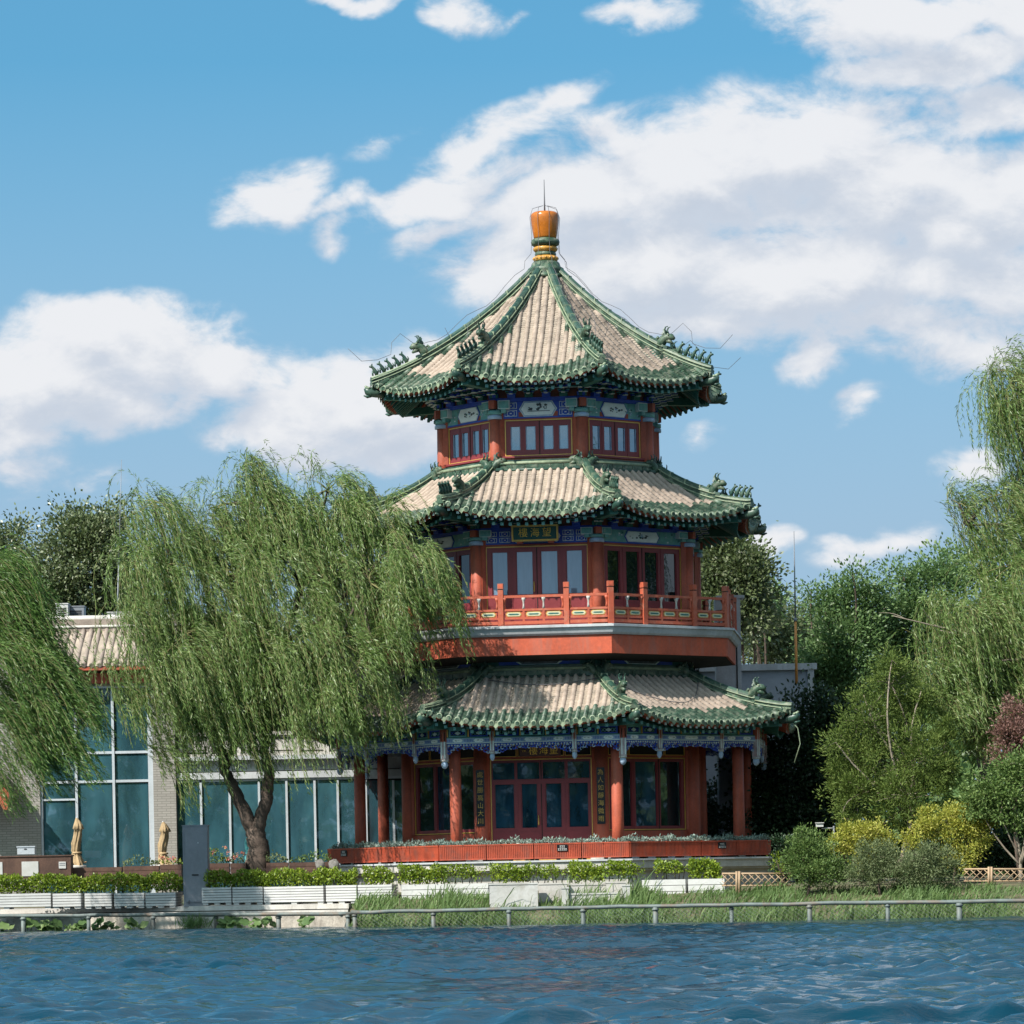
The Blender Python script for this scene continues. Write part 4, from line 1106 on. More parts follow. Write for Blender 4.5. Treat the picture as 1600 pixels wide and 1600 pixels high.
shrub('upright_shrub', 'upright dense green shrub at the end of the lattice fence', 'shrub', 1262, 1388, 106.4, [LB(1255, 1318, 20, 28, 106.4), LB(1280, 1330, 20, 28, 106.4), LB(1245, 1350, 18, 30, 106.4), LB(1270, 1360, 34, 26, 106.3), LB(1300, 1360, 24, 26, 106.4)], LSHR, .085, .035, 190, 60, cr=.2, up=.7)
shrub('yellow_shrub', 'smaller golden yellow shrub left of the juniper foot', 'shrub', 1345, 1375, 108.4, [LB(1330, 1310, 28, 22, 108.4), LB(1355, 1300, 30, 16, 108.4), LB(1348, 1330, 24, 24, 108.4), LB(1318, 1295, 10, 12, 108.4), LB(1385, 1318, 18, 14, 108.4), LB(1300, 1325, 12, 14, 108.3)], LYEL, .085, .045, 110, 60, cr=.2)
shrub('yellow_shrub', 'larger golden yellow shrub beneath the round leaved tree', 'shrub', 1490, 1375, 108.2, [LB(1480, 1285, 42, 22, 108.2), LB(1510, 1310, 42, 30, 108.2), LB(1450, 1295, 28, 20, 108.2), LB(1530, 1300, 24, 24, 108.2), LB(1495, 1265, 26, 12, 108.2), LB(1500, 1340, 26, 20, 108.2), LB(1425, 1315, 20, 14, 108.2), LB(1545, 1285, 12, 12, 108.2), LB(1440, 1270, 12, 9, 108.2)], LYEL, .085, .045, 170, 60, cr=.22)
shrub('sage_shrub', 'sage green loose shrub in front of the juniper', 'shrub', 1375, 1388, 105.6, [LB(1365, 1338, 30, 24, 105.6), LB(1390, 1345, 26, 28, 105.6), LB(1340, 1360, 24, 20, 105.6), LB(1375, 1368, 36, 16, 105.6)], LSAGE, .085, .028, 150, 56, cr=.22)
shrub('sage_shrub', 'sage green loose shrub in front of the larger golden shrub', 'shrub', 1452, 1388, 105.2, [LB(1445, 1340, 32, 24, 105.2), LB(1475, 1348, 26, 26, 105.2), LB(1425, 1362, 24, 20, 105.2), LB(1455, 1368, 38, 14, 105.2)], LSAGE, .085, .028, 150, 56, cr=.22)
d = 107.6
tree('broadleaf_tree', 'small round leaved tree with bare pale stems at the right edge', 'tree', W(1592, 1385, d), [LB(1560, 1240, 50, 40, d), LB(1600, 1215, 50, 36, d), LB(1528, 1250, 34, 26, d), LB(1585, 1275, 40, 24, d), LB(1640, 1240, 50, 50, d), LB(1590, 1195, 30, 18, d)], LSHR, .115, .055, 260, 60, None, .07, .34, .1, BARKP, .035, trunk_to=W(1585, 1300, d))
d = 110.2
tree('plum_tree', 'reddish purple leaved plum tree at the right edge', 'tree', W(1600, 1385, d), [LB(1588, 1120, 24, 40, d), LB(1575, 1150, 26, 36, d), LB(1600, 1150, 34, 50, d), LB(1570, 1185, 20, 20, d), LB(1640, 1140, 40, 60, d)], LPLUM, .10, .045, 150, 56, None, .07, .28, .3, BARK, .03)
# creeper-covered dark hedge in the shade right of the pavilion
d = 122.5
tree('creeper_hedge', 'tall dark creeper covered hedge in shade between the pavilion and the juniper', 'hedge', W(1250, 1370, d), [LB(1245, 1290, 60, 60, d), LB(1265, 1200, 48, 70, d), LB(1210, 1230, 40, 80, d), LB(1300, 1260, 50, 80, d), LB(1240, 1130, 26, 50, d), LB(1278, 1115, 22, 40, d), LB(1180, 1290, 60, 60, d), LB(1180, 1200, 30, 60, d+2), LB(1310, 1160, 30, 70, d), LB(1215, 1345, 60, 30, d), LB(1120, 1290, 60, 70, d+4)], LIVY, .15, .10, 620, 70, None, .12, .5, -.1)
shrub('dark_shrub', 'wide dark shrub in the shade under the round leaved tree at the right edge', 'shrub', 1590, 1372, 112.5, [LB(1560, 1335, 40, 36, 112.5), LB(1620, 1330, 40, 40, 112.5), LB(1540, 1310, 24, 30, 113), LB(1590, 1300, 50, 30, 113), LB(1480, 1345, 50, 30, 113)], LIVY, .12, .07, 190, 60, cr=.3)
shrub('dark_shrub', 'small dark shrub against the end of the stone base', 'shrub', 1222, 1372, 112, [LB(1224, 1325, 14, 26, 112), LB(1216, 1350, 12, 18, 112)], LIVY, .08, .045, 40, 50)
d = 109
tree('sapling', 'thin yellow green sapling by the bamboo lattice fence', 'sapling', W(1228, 1372, 107.2), [LB(1214, 1345, 5, 12, 107.2), LB(1222, 1358, 6, 8, 107.2)], LHED, .09, .035, 14, 14, None, .012, .16, .6)

# ------------------------------------------------------------------ white boxes and hedges along the terrace
def white_box(u0, u1, vt, vb, d0, d1, label, n, g='white boxes along the terrace edge', m=WHITEBOX):
    a, b = W(u0, vb, d0), W(u1, vb, d1); L = math.hypot(b.x-a.x, b.y-a.y); ang = math.atan2(b.y-a.y, b.x-a.x)
    z0 = (a.z+b.z)/2; h = (ZV(u0, vt, d0)+ZV(u1, vt, d1))/2-z0
    t = thing('planter_box', label, 'planter box', (a.x, a.y, z0), ang, g)
    mb = MB(); bh = (h-.05)/n; dep = .62
    for i in range(n):
        mb.box((.012, 0, .05+i*bh), (L-.012, .03, .05+(i+1)*bh-.016), m); mb.box((.012, dep-.03, .05+i*bh), (L-.012, dep, .05+(i+1)*bh-.016), m)
        for x in (.012, L-.042): mb.box((x, .03, .05+i*bh), (x+.03, dep-.03, .05+(i+1)*bh-.016), m)
    mb.box((.045, .04, .045), (L-.045, dep-.04, h-.06), DARKGAP)
    for x in (.12, L/2, L-.12): mb.box((x-.09, .04, -.02), (x+.09, dep-.04, .046), m)
    mb.build('box', t)
    mb = MB(); mb.box((.05, .045, h-.06), (L-.05, dep-.045, h-.03), SOIL); mb.build('soil', t)
    return t
def hedge(u0, u1, vt, vb, d0, d1, label, dens=1.0, dep=.55, leaf=None, sparse=False):
    a, b = W(u0, vb, d0), W(u1, vb, d1); a.y += .32; b.y += .32
    z0 = (a.z+b.z)/2-.05; h = (ZV(u0, vt, d0)+ZV(u1, vt, d1))/2-z0
    t = thing('clipped_hedge', label, 'hedge', (a.x, a.y, z0), 0, 'clipped hedges in the white boxes')
    L = (b-a).length; k = int(L*h*2300*dens)
    s = rng.random(k); q = rng.random((k, 3))
    edge = .06*np.sin(s*L*5.3)+.05*np.sin(s*L*11+1)
    zz = q[:, 2]**(.75 if not sparse else .55)*(h+edge-.10)+.02
    P = np.stack([(b.x-a.x)*s, (b.y-a.y)*s+(q[:, 1]-.5)*dep*(1+edge), zz], 1)+rng.normal(size=(k, 3))*.02
    if sparse:
        keep = (np.sin(s*L*4.1+.5)+.4*np.sin(s*L*9.7) > -.35) | (rng.random(k) < .18); keep &= (zz > h*.32) | (rng.random(k) < .15); P = P[keep]
    D = rng.normal(size=(len(P), 3)); D[:, 2] += .5; D[:, 1] -= .3
    leaf_mesh('foliage', P, D, .085, .055, leaf or LHED, t)
    mb = MB()
    for i in range(int(L*6)):
        x = (i+RD.random())/(L*6); p = Vector(((b.x-a.x)*x, (b.y-a.y)*x+RD.uniform(-.15, .15), 0))
        mb.tube([p, p+Vector((RD.uniform(-.08, .08), RD.uniform(-.05, .05), h*.4)), p+Vector((RD.uniform(-.15, .15), RD.uniform(-.1, .1), h*.85))], [.016, .012, .006], BARK, 5)
    mb.build('stem', t)
    return t
WL = [(-60, 80, 'slightly shaded white slatted planter box cut by the left edge'), (82, 127, 'white slatted planter box second from the left edge'), (132, 175, 'white slatted planter box behind the third railing post from the left'),
      (178, 226, 'white slatted planter box two along from the grey metal cabinet'), (227, 275, 'white slatted planter box just left of the grey metal cabinet')]
for u0, u1, lab in WL: white_box(u0, u1, 1396-(u0+60)*.006, 1420-(u0+60)*.008, 113.4-(u0/600)*1.5, 113.4-(u1/600)*1.5, lab, 5)
white_box(275.5, 286, 1393, 1417, 113.0, 113.9, 'short end box in grey shade touching the grey metal cabinet', 5)
WR = [(315, 362, 'white slatted planter box just right of the grey metal cabinet'), (363, 411, 'white slatted planter box below the willow trunk'), (412, 506, 'long white slatted planter box right of the willow trunk'),
      (509, 558, 'white slatted planter box left of the gap in the hedge'), (559, 613, 'white slatted planter box beneath the separate yellowish hedge'),
      (627, 764, 'longest white planter box with reeds growing in front of it'), (1003, 1072, 'white slatted planter box left of the one at the lattice fence'), (1075, 1133, 'white slatted planter box next to the bamboo lattice fence')]
for u0, u1, lab in WR:
    dd = 112.4-(u0-315)*.0056
    white_box(u0, u1, (1386-(u0-315)*.018), (1413-(u0-315)*.012), dd, dd-(u1-u0)*.0056, lab, 6 if u0 < 600 else 3)
WHITER = mat('white_render', (.47, .465, .45), .8, .12, 1.5, dirt=(.33, .31, .27), dirtamt=.55, dscale=(2, 2, 1.2), bump=.3, bscale=8)
for (u0, u1, vt, vb, d, lab) in ((765, 840, 1379, 1409, 107.6, 'wide white rendered block standing among the planter boxes'), (842, 886, 1379, 1410, 108.4, 'grey topped stone block right of the wide white block'),
                                (878, 888, 1386, 1410, 107.4, 'narrow white pier between the two stone blocks'), (890, 948, 1380, 1396, 108.6, 'grey stone block behind the low white kerb'),
                                (890, 985, 1394, 1409, 107.5, 'low long white kerb block above the reeds'), (948, 978, 1377, 1398, 108.0, 'small grey stepped stone block at the end of the kerb'), (973, 986, 1382, 1409, 107.3, 'narrow white end pier of the low kerb')):
    a, b = W(u0, vb, d), W(u1, vt, d)
    mb = MB(); h = b.z-a.z+.25; w = b.x-a.x
    mm = STONE if 'grey' in lab else WHITER
    mb.box((0, 0, -.25), (w, .55, h-.30), mm); mb.box((-.02, -.02, h-.296), (w+.02, .57, h-.25), mm)
    o = mb.build('stone_block', None, (a.x, a.y, a.z)); tag(o, lab, 'stone block', 'stone blocks among the planter boxes')
for (u0, u1, vt, vb, d0, d1, lab, de, sp) in (
        (-60, 84, 1366, 1396, 113.6, 113.2, 'partly shaded clipped hedge at the left edge', 1.0, 0), (85, 180, 1366, 1394, 113.2, 113, 'clipped hedge in front of the left tan parasol', 1, 0),
        (181, 283, 1363, 1392, 113, 112.7, 'clipped hedge ending at the left side of the grey metal cabinet', 1, 0),
        (319, 440, 1358, 1386, 112.4, 111.7, 'bright clipped hedge in front of the willow trunk', 1, 0), (441, 557, 1356, 1384, 111.7, 111.1, 'bright clipped hedge left of the gap below the red planters', 1, 0),
        (567, 614, 1353, 1382, 111, 110.8, 'short yellowish hedge standing alone between two gaps', .8, 0),
        (623, 700, 1350, 1380, 110.6, 110.2, 'clipped hedge under the left corner of the red planters', .9, 0), (702, 766, 1350, 1380, 110.2, 109.8, 'gappy clipped hedge showing bare stems left of the white block', .55, 1),
        (767, 830, 1349, 1376, 109.4, 109.2, 'clipped hedge above the wide white block', .9, 0), (832, 888, 1350, 1378, 109.3, 109.1, 'thin straggling hedge with see through gaps', .45, 1),
        (890, 948, 1346, 1376, 109.2, 109, 'clipped hedge above the low white kerb', .95, 0), (951, 1006, 1344, 1376, 109, 108.8, 'clipped hedge right of the low kerb with bare lower stems', .85, 1),
        (1024, 1076, 1343, 1372, 108.7, 108.5, 'clipped hedge with bare stems near the lattice fence', .7, 1), (1077, 1126, 1341, 1371, 108.5, 108.2, 'block shaped hedge at the lattice fence end', 1.1, 0)):
    hedge(u0, u1, vt, vb, d0, d1, lab, de, sparse=bool(sp))

# ------------------------------------------------------------------ red slatted planters round the pavilion base
PR = 7.82; PA = PR*C22; PH = PR*math.sin(rad(22.5))
def red_planter(k, i, n, label, notice):
    w = (2*PH)/n; u = -PH+i*w
    M = Matrix.Rotation(K8[k], 4, 'Z')
    t = thing('red_planter', label, 'planter', M @ Vector((u+w/2, -PA, 1.92)), K8[k], 'red slatted planters round the pavilion base')
    mb = MB(); hw = w/2-.012; y0, y1 = -.02, .40; H = .53
    if i == 0: hwl = hw-.0
    mb.box((-hw, y0+.02, .05), (hw, y1, H-.04), PLANTRED); mb.box((-hw, y0-.01, H-.045), (hw, y1+.01, H), PLANTRED)
    mb.box((-hw, y0-.005, .05), (hw, y0+.03, .09), PLANTRED)
    ns = int(2*hw/.055)
    for j in range(ns):
        x = -hw+(2*hw)*(j+.5)/ns; mb.box((x-.019, y0, .09), (x+.019, y0+.03, H-.045), PLANTRED)
    for s in (-1, 1): mb.box((s*(hw-.06)-.05, y0+.05, -.005), (s*(hw-.06)+.05, y1-.05, .05), DARKGAP)
    mb.box((-.05, y0+.05, -.005), (.05, y1-.05, .05), DARKGAP)
    mb.build('box', t)
    k2 = int(w*420); x = rng.uniform(-hw, hw, k2); hgt = .05+.06*rng.random(k2)*(1+.8*np.sin(x*5+i+3*k)+.5*np.sin(x*13))
    P = np.stack([x, rng.uniform(.02, .36, k2), H-.03+np.abs(hgt)*rng.random(k2)*1.5], 1)
    D = rng.normal(size=(k2, 3))*.8; D[:, 2] += .7
    leaf_mesh('foliage', P, D, .105, .04, LDUST, t)
    nf = 10
    P = np.stack([rng.uniform(-hw, hw, nf), rng.uniform(.0, .2, nf), np.full(nf, H+.02)+rng.random(nf)*.05], 1)
    leaf_mesh('flower', P, rng.normal(size=(nf, 3)), .035, .035, LFLOW, t)
    if notice:
        mb = MB(); x0 = notice
        mb.box((x0-.17, y0-.03, .27), (x0+.17, y0-.012, .47), PLAQK)
        for r, n2 in ((.415, 3), (.325, 5)):
            for j in range(n2):
                xx = x0+(j-(n2-1)/2)*.058
                mb.box((xx-.022, y0-.036, r-.03), (xx+.022, y0-.028, r-.018), WHITEBOX); mb.box((xx-.022, y0-.036, r+.016), (xx+.022, y0-.028, r+.03), WHITEBOX); mb.box((xx-.006, y0-.036, r-.018), (xx+.006, y0-.028, r+.016), WHITEBOX)
        mb.build('notice', t)
pos = ['first', 'second', 'third', 'fourth']
for k, nm in ((7, 'left'), (0, 'front'), (1, 'right')):
    for i in range(4):
        nt_ = {(7, 0): .2, (0, 2): .15, (1, 2): .1}.get((k, i), 0)
        red_planter(k, i, 4, ('red planter with a small notice, ' if nt_ else 'red planter of grey plants, ')+pos[i]+' from left on the '+nm+' side', nt_)

# ------------------------------------------------------------------ terrace furniture on the left
a, b = W(287, 1412, 112.6), W(324, 1290, 112.6)
cab = thing('metal_cabinet', 'tall plain grey metal cabinet standing in the gap between the two hedges', 'cabinet', (a.x, a.y, a.z))
w, h = b.x-a.x, b.z-a.z
mb = MB(); mb.box((0, .02, -.1), (w, .6, h), STEEL); mb.box((-.02, 0, h), (w+.02, .62, h+.03), STEEL); mb.build('body', cab)
mb = MB(); mb.box((.08, -.025, .05), (w-.02, .017, h-.12), STEEL); mb.build('door', cab)
mb = MB(); mb.box((w*.35, -.05, h*.36), (w*.62, -.028, h*.375), DARKGAP); mb.lathe([(.02, -.02), (.02, .02)], MULL, 8, (w*.62, -.03, h*.78)); mb.box((w*.2, -.035, -.02), (w*.24, -.01, .1), WIRE); mb.build('handle', cab)
def parasol(u, vt, vb, d, label, m, lean=0.0, wd=1.0):
    b = W(u, vb, d); t = thing('closed_parasol', label, 'parasol', b, 0, 'closed parasols on the terrace'); H = ZV(u, vt, d)-b.z
    mb = MB(); mb.tube([(0, 0, -.3), (0, 0, H)], .028, MULL, 8); mb.lathe([(.3, -.05), (.3, .03), (.05, .06)], STONE, 14); mb.build('pole', t)
    mb = MB(); n = 44; vs = []; ph = RD.uniform(0, 6); lv = [(0, .015, 0), (.03, .035, .1), (.08, .07, .4), (.16, .115, .8), (.24, .15, 1.2), (.26, .105, .6), (.38, .11, .7), (.55, .125, .8), (.70, .11, .7), (.73, .09, .5), (.85, .135, 1.0), (.97, .18, 1.2), (1.0, .19, 1.2)]
    for f, r, fl in lv:
        for k in range(n):
            q = 2*PI*k/n; rr = wd*r*(1+.16*fl*math.cos(q*4+f*3+ph)+.13*math.sin(q*9+f*6+ph)+.09*math.sin(q*15-f*11)); sk = .05*math.sin(f*7)
            z = H*(1-f*.97) + (.10*fl*math.sin(q*2+1) if f in (.25, 1.0) else 0)
            vs.append((rr*math.cos(q)+sk+lean*(1-f)*.2 + (.09 if f == .25 and math.cos(q) > 0 else 0), rr*math.sin(q), z))
    fs = [(i*n+k, i*n+(k+1) % n, (i+1)*n+(k+1) % n, (i+1)*n+k) for i in range(len(lv)-1) for k in range(n)]
    mb.add(vs, fs, m, True); mb.build('canopy', t)
    mb = MB(); mb.lathe([(.13*wd, -.03), (.14*wd, 0), (.13*wd, .03)], m, 14, (0, 0, H*.28)); mb.build('strap', t)
parasol(121, 1277, 1354, 116.5, 'closed tan parasol in front of the tall glazed wing', CANVAS, wd=1.15)
parasol(256, 1283, 1353, 116.5, 'closed tan parasol beside the grey metal cabinet', CANVAS, wd=1.1)
parasol(391, 1273, 1352, 118.5, 'closed teal parasol half hidden by the willow trunk', TEALC, wd=.9)
def wood_planter(u0, u1, vt, vb, d, label, flowers, leaf=LSHR, fc=True):
    a, b = W(u0, vb, d), W(u1, vt, d); w, h = b.x-a.x, b.z-a.z
    t = thing('wooden_planter', label, 'planter', (a.x, a.y, a.z-.35), 0, 'brown wooden planters on the terrace'); h += .35
    mb = MB()
    for i in range(4): mb.box((0, 0, i*h/4), (w, .4, (i+1)*h/4-.012), BROWNW)
    mb.box((.02, .02, .0), (w-.02, .38, h-.02), SOIL); mb.build('box', t)
    if flowers:
        k = int(260*w*flowers); x = rng.uniform(0, w, k); bump = .12+.38*flowers*np.abs(np.sin(x*2.3+u0))**2
        P = np.stack([x, rng.uniform(.05, .35, k), h+rng.random(k)*bump], 1); D = rng.normal(size=(k, 3)); D[:, 2] += .6
        leaf_mesh('foliage', P, D, .10, .05, leaf, t)
        if fc:
            k = int(10*w); x = rng.uniform(0, w, k); P = np.stack([x, rng.uniform(-.02, .2, k), h+.12+rng.random(k)*.4*flowers], 1)
            P = np.repeat(P, 12, 0)+rng.normal(size=(12*k, 3))*.03; leaf_mesh('flower', P, rng.normal(size=(len(P), 3)), .06, .05, LFLOW, t)
wood_planter(112, 190, 1354, 1366, 115.2, 'long dark brown planter between the two tan parasols, left half', .0)
wood_planter(192, 248, 1352, 1366, 115.2, 'dark brown planter with a small leafy plant left of the right tan parasol', .5, LSAGE, False)
wood_planter(250, 283, 1350, 1364, 115.0, 'dark brown planter with yellow flowers left of the grey cabinet', .35, LHED)
wood_planter(325, 358, 1348, 1362, 115.0, 'dark brown planter with pink roses right of the grey cabinet', 1.0, LSHR)
wood_planter(360, 384, 1348, 1362, 115.0, 'short dark brown planter between the roses and the willow trunk', .5, LSAGE)
wood_planter(416, 450, 1347, 1358, 115.0, 'dark brown planter with a leafy plant right of the willow trunk', .7, LSAGE, False)
wood_planter(452, 516, 1346, 1358, 114.8, 'long dark brown planter ending at the two boulders', .55, LSHR, False)
BOULD = mat('grey_boulder', (.20, .19, .175), .9, .35, 4, dirt=(.09, .08, .07), dirtamt=.6, bump=.8, bscale=8)
def boulder(u, v, r, d, label):
    b = W(u, v, d); R_ = M2(r, d); vs = []; fs = []; n, m2 = 14, 9
    for i in range(m2):
        for k in range(n):
            th = PI*i/(m2-1); q = 2*PI*k/n; rr = R_*(1+.10*math.sin(q*2+i)+.07*math.cos(q*3-i*1.3))
            vs.append((rr*math.sin(th)*math.cos(q), rr*math.sin(th)*math.sin(q)*.8, rr*math.cos(th)*1.1))
    fs = [(i*n+k, (i+1)*n+k, (i+1)*n+(k+1) % n, i*n+(k+1) % n) for i in range(m2-1) for k in range(n)]
    mb = MB(); mb.add(vs, fs, BOULD, True); tag(mb.build('boulder', None, b), label, 'boulder', 'boulders by the red planters')
boulder(500, 1352, 8, 114.6, 'smaller grey boulder behind the hedge')
boulder(522, 1353, 9, 113.9, 'larger pale boulder touching the end of the red planters')
# brown service counter at the far left, letter box on top
a, b = W(-60, 1375, 114.8), W(110, 1336, 114.8); w, h = b.x-a.x, b.z-a.z
ct = thing('wooden_counter', 'dark brown wooden counter with white panels at the left edge', 'counter', (a.x, a.y, a.z))
mb = MB(); mb.box((0, .03, 0), (w, .7, h-.03), BROWNW); mb.box((-.03, -.0, h-.03), (w+.03, .73, h+.01), BROWNW); mb.build('body', ct)
for x0, x1 in ((M2(30, 115), M2(64, 115)), (M2(94, 115), M2(120, 115))):
    mb = MB(); mb.box((x0, .005, .08), (x1, .027, h-.18), WHITEBOX); mb.build('panel', ct)
mb = MB(); mb.box((M2(152, 115), .0, h*.42), (M2(163, 115), .027, h*.72), WHITEBOX); mb.box((M2(153, 115), -.006, h*.55), (M2(162, 115), -.001, h*.58), STEEL); mb.box((M2(153, 115), -.006, h*.63), (M2(162, 115), -.001, h*.66), STEEL); mb.build('notice', ct)
p = W(27, 1336, 114.9); mb = MB(); mb.box((0, 0, .02), (M2(27, 115), .4, .24), MULL); mb.box((-.02, -.02, .24), (M2(27, 115)+.02, .42, .28), MULL); mb.box((.22, -.012, .17), (.30, .0, .2), DARKGAP)
tag(mb.build('grey_box', None, (p.x, p.y, p.z)), 'small pale grey lidded box on the brown counter', 'box')

# ------------------------------------------------------------------ shore railing, fences, reeds, lotus
def pipe_rail(nodes, zr, posts, label, net):
    pts = []
    for u, v, d in nodes:
        p = W(u, v, d); pts.append(p)
    t = thing('pipe_railing', label, 'railing', (pts[0].x, pts[0].y, 0), 0, 'pipe railings along the water'); o = Vector((pts[0].x, pts[0].y, 0))
    mb = MB(); fine = []
    for i in range(len(pts)-1):
        for k in range(8): fine.append(pts[i].lerp(pts[i+1], k/8)-o+Vector((0, 0, RD.gauss(0, .006))))
    fine.append(pts[-1]-o); mb.tube(fine, .058, PIPE, 10); mb.build('rail', t)
    for u, r in posts:
        # the point of the rail seen in that direction
        best = min(fine, key=lambda q: abs((q+o).x-W(u, 1420, (q+o).y+D0).x))
        i = fine.index(best); j = min(i+1, len(fine)-1); q = best
        dx = W(u, 1420, (q+o).y+D0).x-o.x; mb = MB()
        mb.tube([(dx, q.y+.01, -.6), (dx, q.y+.01, q.z-.03)], r, PIPE, 10); mb.lathe([(r*1.35, 0), (r*1.35, .05)], PIPE, 12, (dx, q.y+.01, q.z-.12)); mb.build('post', t)
    if net:
        mb = MB()
        for i in range(len(fine)-1):
            a, b = fine[i], fine[i+1]; n = max(1, int((b-a).length/.13))
            for k in range(n):
                p = a.lerp(b, k/n); q = a.lerp(b, (k+1)/n)
                for s in range(4):
                    z0 = p.z-.06-.115*s
                    for (c, e) in (((p.x, p.y, z0), (q.x, q.y, z0-.115)), ((q.x, q.y+.004, z0), (p.x, p.y+.004, z0-.115))):
                        mb.add([(c[0]-.005, c[1], c[2]), (c[0]+.005, c[1], c[2]), (e[0]+.005, e[1], e[2]), (e[0]-.005, e[1], e[2])], [(0, 1, 2, 3)], PIPE)
        mb.build('netting', t)
pipe_rail([(-60, 1432, 113.6), (150, 1430, 112.2), (350, 1429, 110.6), (549, 1427.5, 108.8)], 0, [(-62, .06), (36, .075), (138, .06), (239, .06), (337, .06), (435, .075), (543, .06)], 'left run of grey pipe railing in front of the stone embankment', False)
pipe_rail([(549, 1425.5, 106.9), (800, 1420.5, 105.2), (1025, 1416, 103.9), (1300, 1411.5, 102.4), (1640, 1407, 100.6)], 0, [(554, .065), (677, .065), (795, .065), (911, .07), (1024, .075), (1143, .06), (1265, .07), (1387, .06), (1499, .08), (1610, .06)], 'right run of grey pipe railing in front of the reeds', True)
def lattice(u0, u1, vt, vb, d, posts, label):
    a, b = W(u0, vb, d), W(u1, vb, d); w = b.x-a.x; h = ZV(u0, vt, d)-a.z; sl = (b.z-a.z)/w
    t = thing('lattice_fence', label, 'fence', (a.x, a.y, a.z), 0, 'bamboo lattice fences'); t.rotation_euler.y = -math.atan(sl)
    mb = MB(); mb.tube([(0, 0, h-.02), (w, 0, h-.02)], .030, BAMBOO, 7); mb.tube([(0, 0, .08), (w, 0, .08)], .022, BAMBOO, 7); mb.build('rail', t)
    mb = MB(); n = int(w/.2)
    for i in range(-2, n+1):
        x0 = i*.2
        for s in (0, 1):
            xa, xb = (x0, x0+h*.8) if s else (x0+h*.8, x0); za, zb = .06, h-.04
            def clip(x): return min(max(x, 0), w)
            ca, cb = clip(xa), clip(xb)
            if abs(xb-xa) < 1e-6 or ca == cb: continue
            fa, fb = (ca-xa)/(xb-xa), (cb-xa)/(xb-xa)
            mb.tube([(ca, .02*s-.01, za+(zb-za)*fa), (cb, .02*s-.01, za+(zb-za)*fb)], .013, BAMBOO, 5)
    mb.build('lattice', t)
    for u in posts:
        x = XU(u, vb, d)-a.x; mb = MB()
        for s in (-1, 1): mb.tube([(x+s*.04, -.03, -.2), (x+s*.04, -.03, h+.05)], .036, BAMBOO, 8)
        mb.build('post', t)
lattice(1128, 1236, 1364, 1388, 107.2, (1153,), 'bamboo lattice fence between the white boxes and the upright shrub')
lattice(1506, 1640, 1357, 1381, 106.4, (1547,), 'bamboo lattice fence at the right edge behind the grass')
def reeds():
    n = 19000; P = []; D = []; Ls = []
    x = rng.uniform(XKINK-.05, 19, n*3)
    off = rng.random(n*3)**1.1*4.2-.15
    dn = .5+.5*np.sin(x*1.1)*np.sin(x*.37+1); keep = rng.random(n*3) < (.35+.65*dn)*np.where(off < 1.3, 1, .8); x, off = x[keep][:n], off[keep][:n]
    y = shore_y(x)+off; z = np.interp(off, [-.2, .5, 1, 1.8, 2.6, 3.6, 5], [-.1, .0, .16, .42, .62, .78, .88])-.05
    n = len(x); h = np.clip(rng.normal(.42, .12, n), .15, .9)*np.where(off < .9, 1.05, .78)*(.75+.4*np.sin(x*.9+2)*np.sin(x*2.3))
    tall = rng.random(n) < .05; h = np.where(tall & (x < 5.5), h*2.1, h)
    h = np.where((x < 4) & (off > 1.2) & (off < 2.6), h*1.25, h)
    V = []; F = []
    lean = np.stack([rng.normal(.32, .28, n), rng.normal(0, .22, n)], 1)*h[:, None]
    wv = rng.uniform(.010, .020, n); q = rng.uniform(0, PI, n); sx, sy = np.cos(q)*wv, np.sin(q)*wv*.5
    B = np.stack([x, y, z], 1)
    lv = [(0, 0, 1.0), (.5, .30, 1.0), (.85, .75, .8), (1.0, 1.25, .15)]
    for f, l, wd in lv:
        c = B+np.stack([lean[:, 0]*l, lean[:, 1]*l, h*f*np.where(l > 1, .93, 1)], 1)
        V.append(c-np.stack([sx*wd, sy*wd, np.zeros(n)], 1)); V.append(c+np.stack([sx*wd, sy*wd, np.zeros(n)], 1))
    V = np.stack(V, 1).reshape(-1, 3); b = np.arange(n)*8
    F = np.concatenate([np.stack([b+2*i, b+2*i+1, b+2*i+3, b+2*i+2], 1) for i in range(3)])
    o = grid_mesh('reeds', V, F, LREED); o['kind'] = 'stuff'; o['label'] = 'green reeds and long grass leaning along the bank above the water'
reeds()
def tuft(u, v, d, w, label):
    b = W(u, v, d); b.z = -.02; n = 160; W_ = M2(w, d); P = np.stack([rng.normal(0, W_*.45, n), rng.normal(0, .12, n), np.zeros(n)], 1)
    D = np.stack([rng.normal(.25, .45, n), rng.normal(0, .3, n), np.ones(n)], 1)
    t = leaf_mesh('reed_tuft', P, D, .5, .03, LREED); t.location = b; tag(t, label, 'reeds')
tuft(302, 1448, 110.6, 24, 'tuft of reeds at the water in front of the grey metal cabinet')
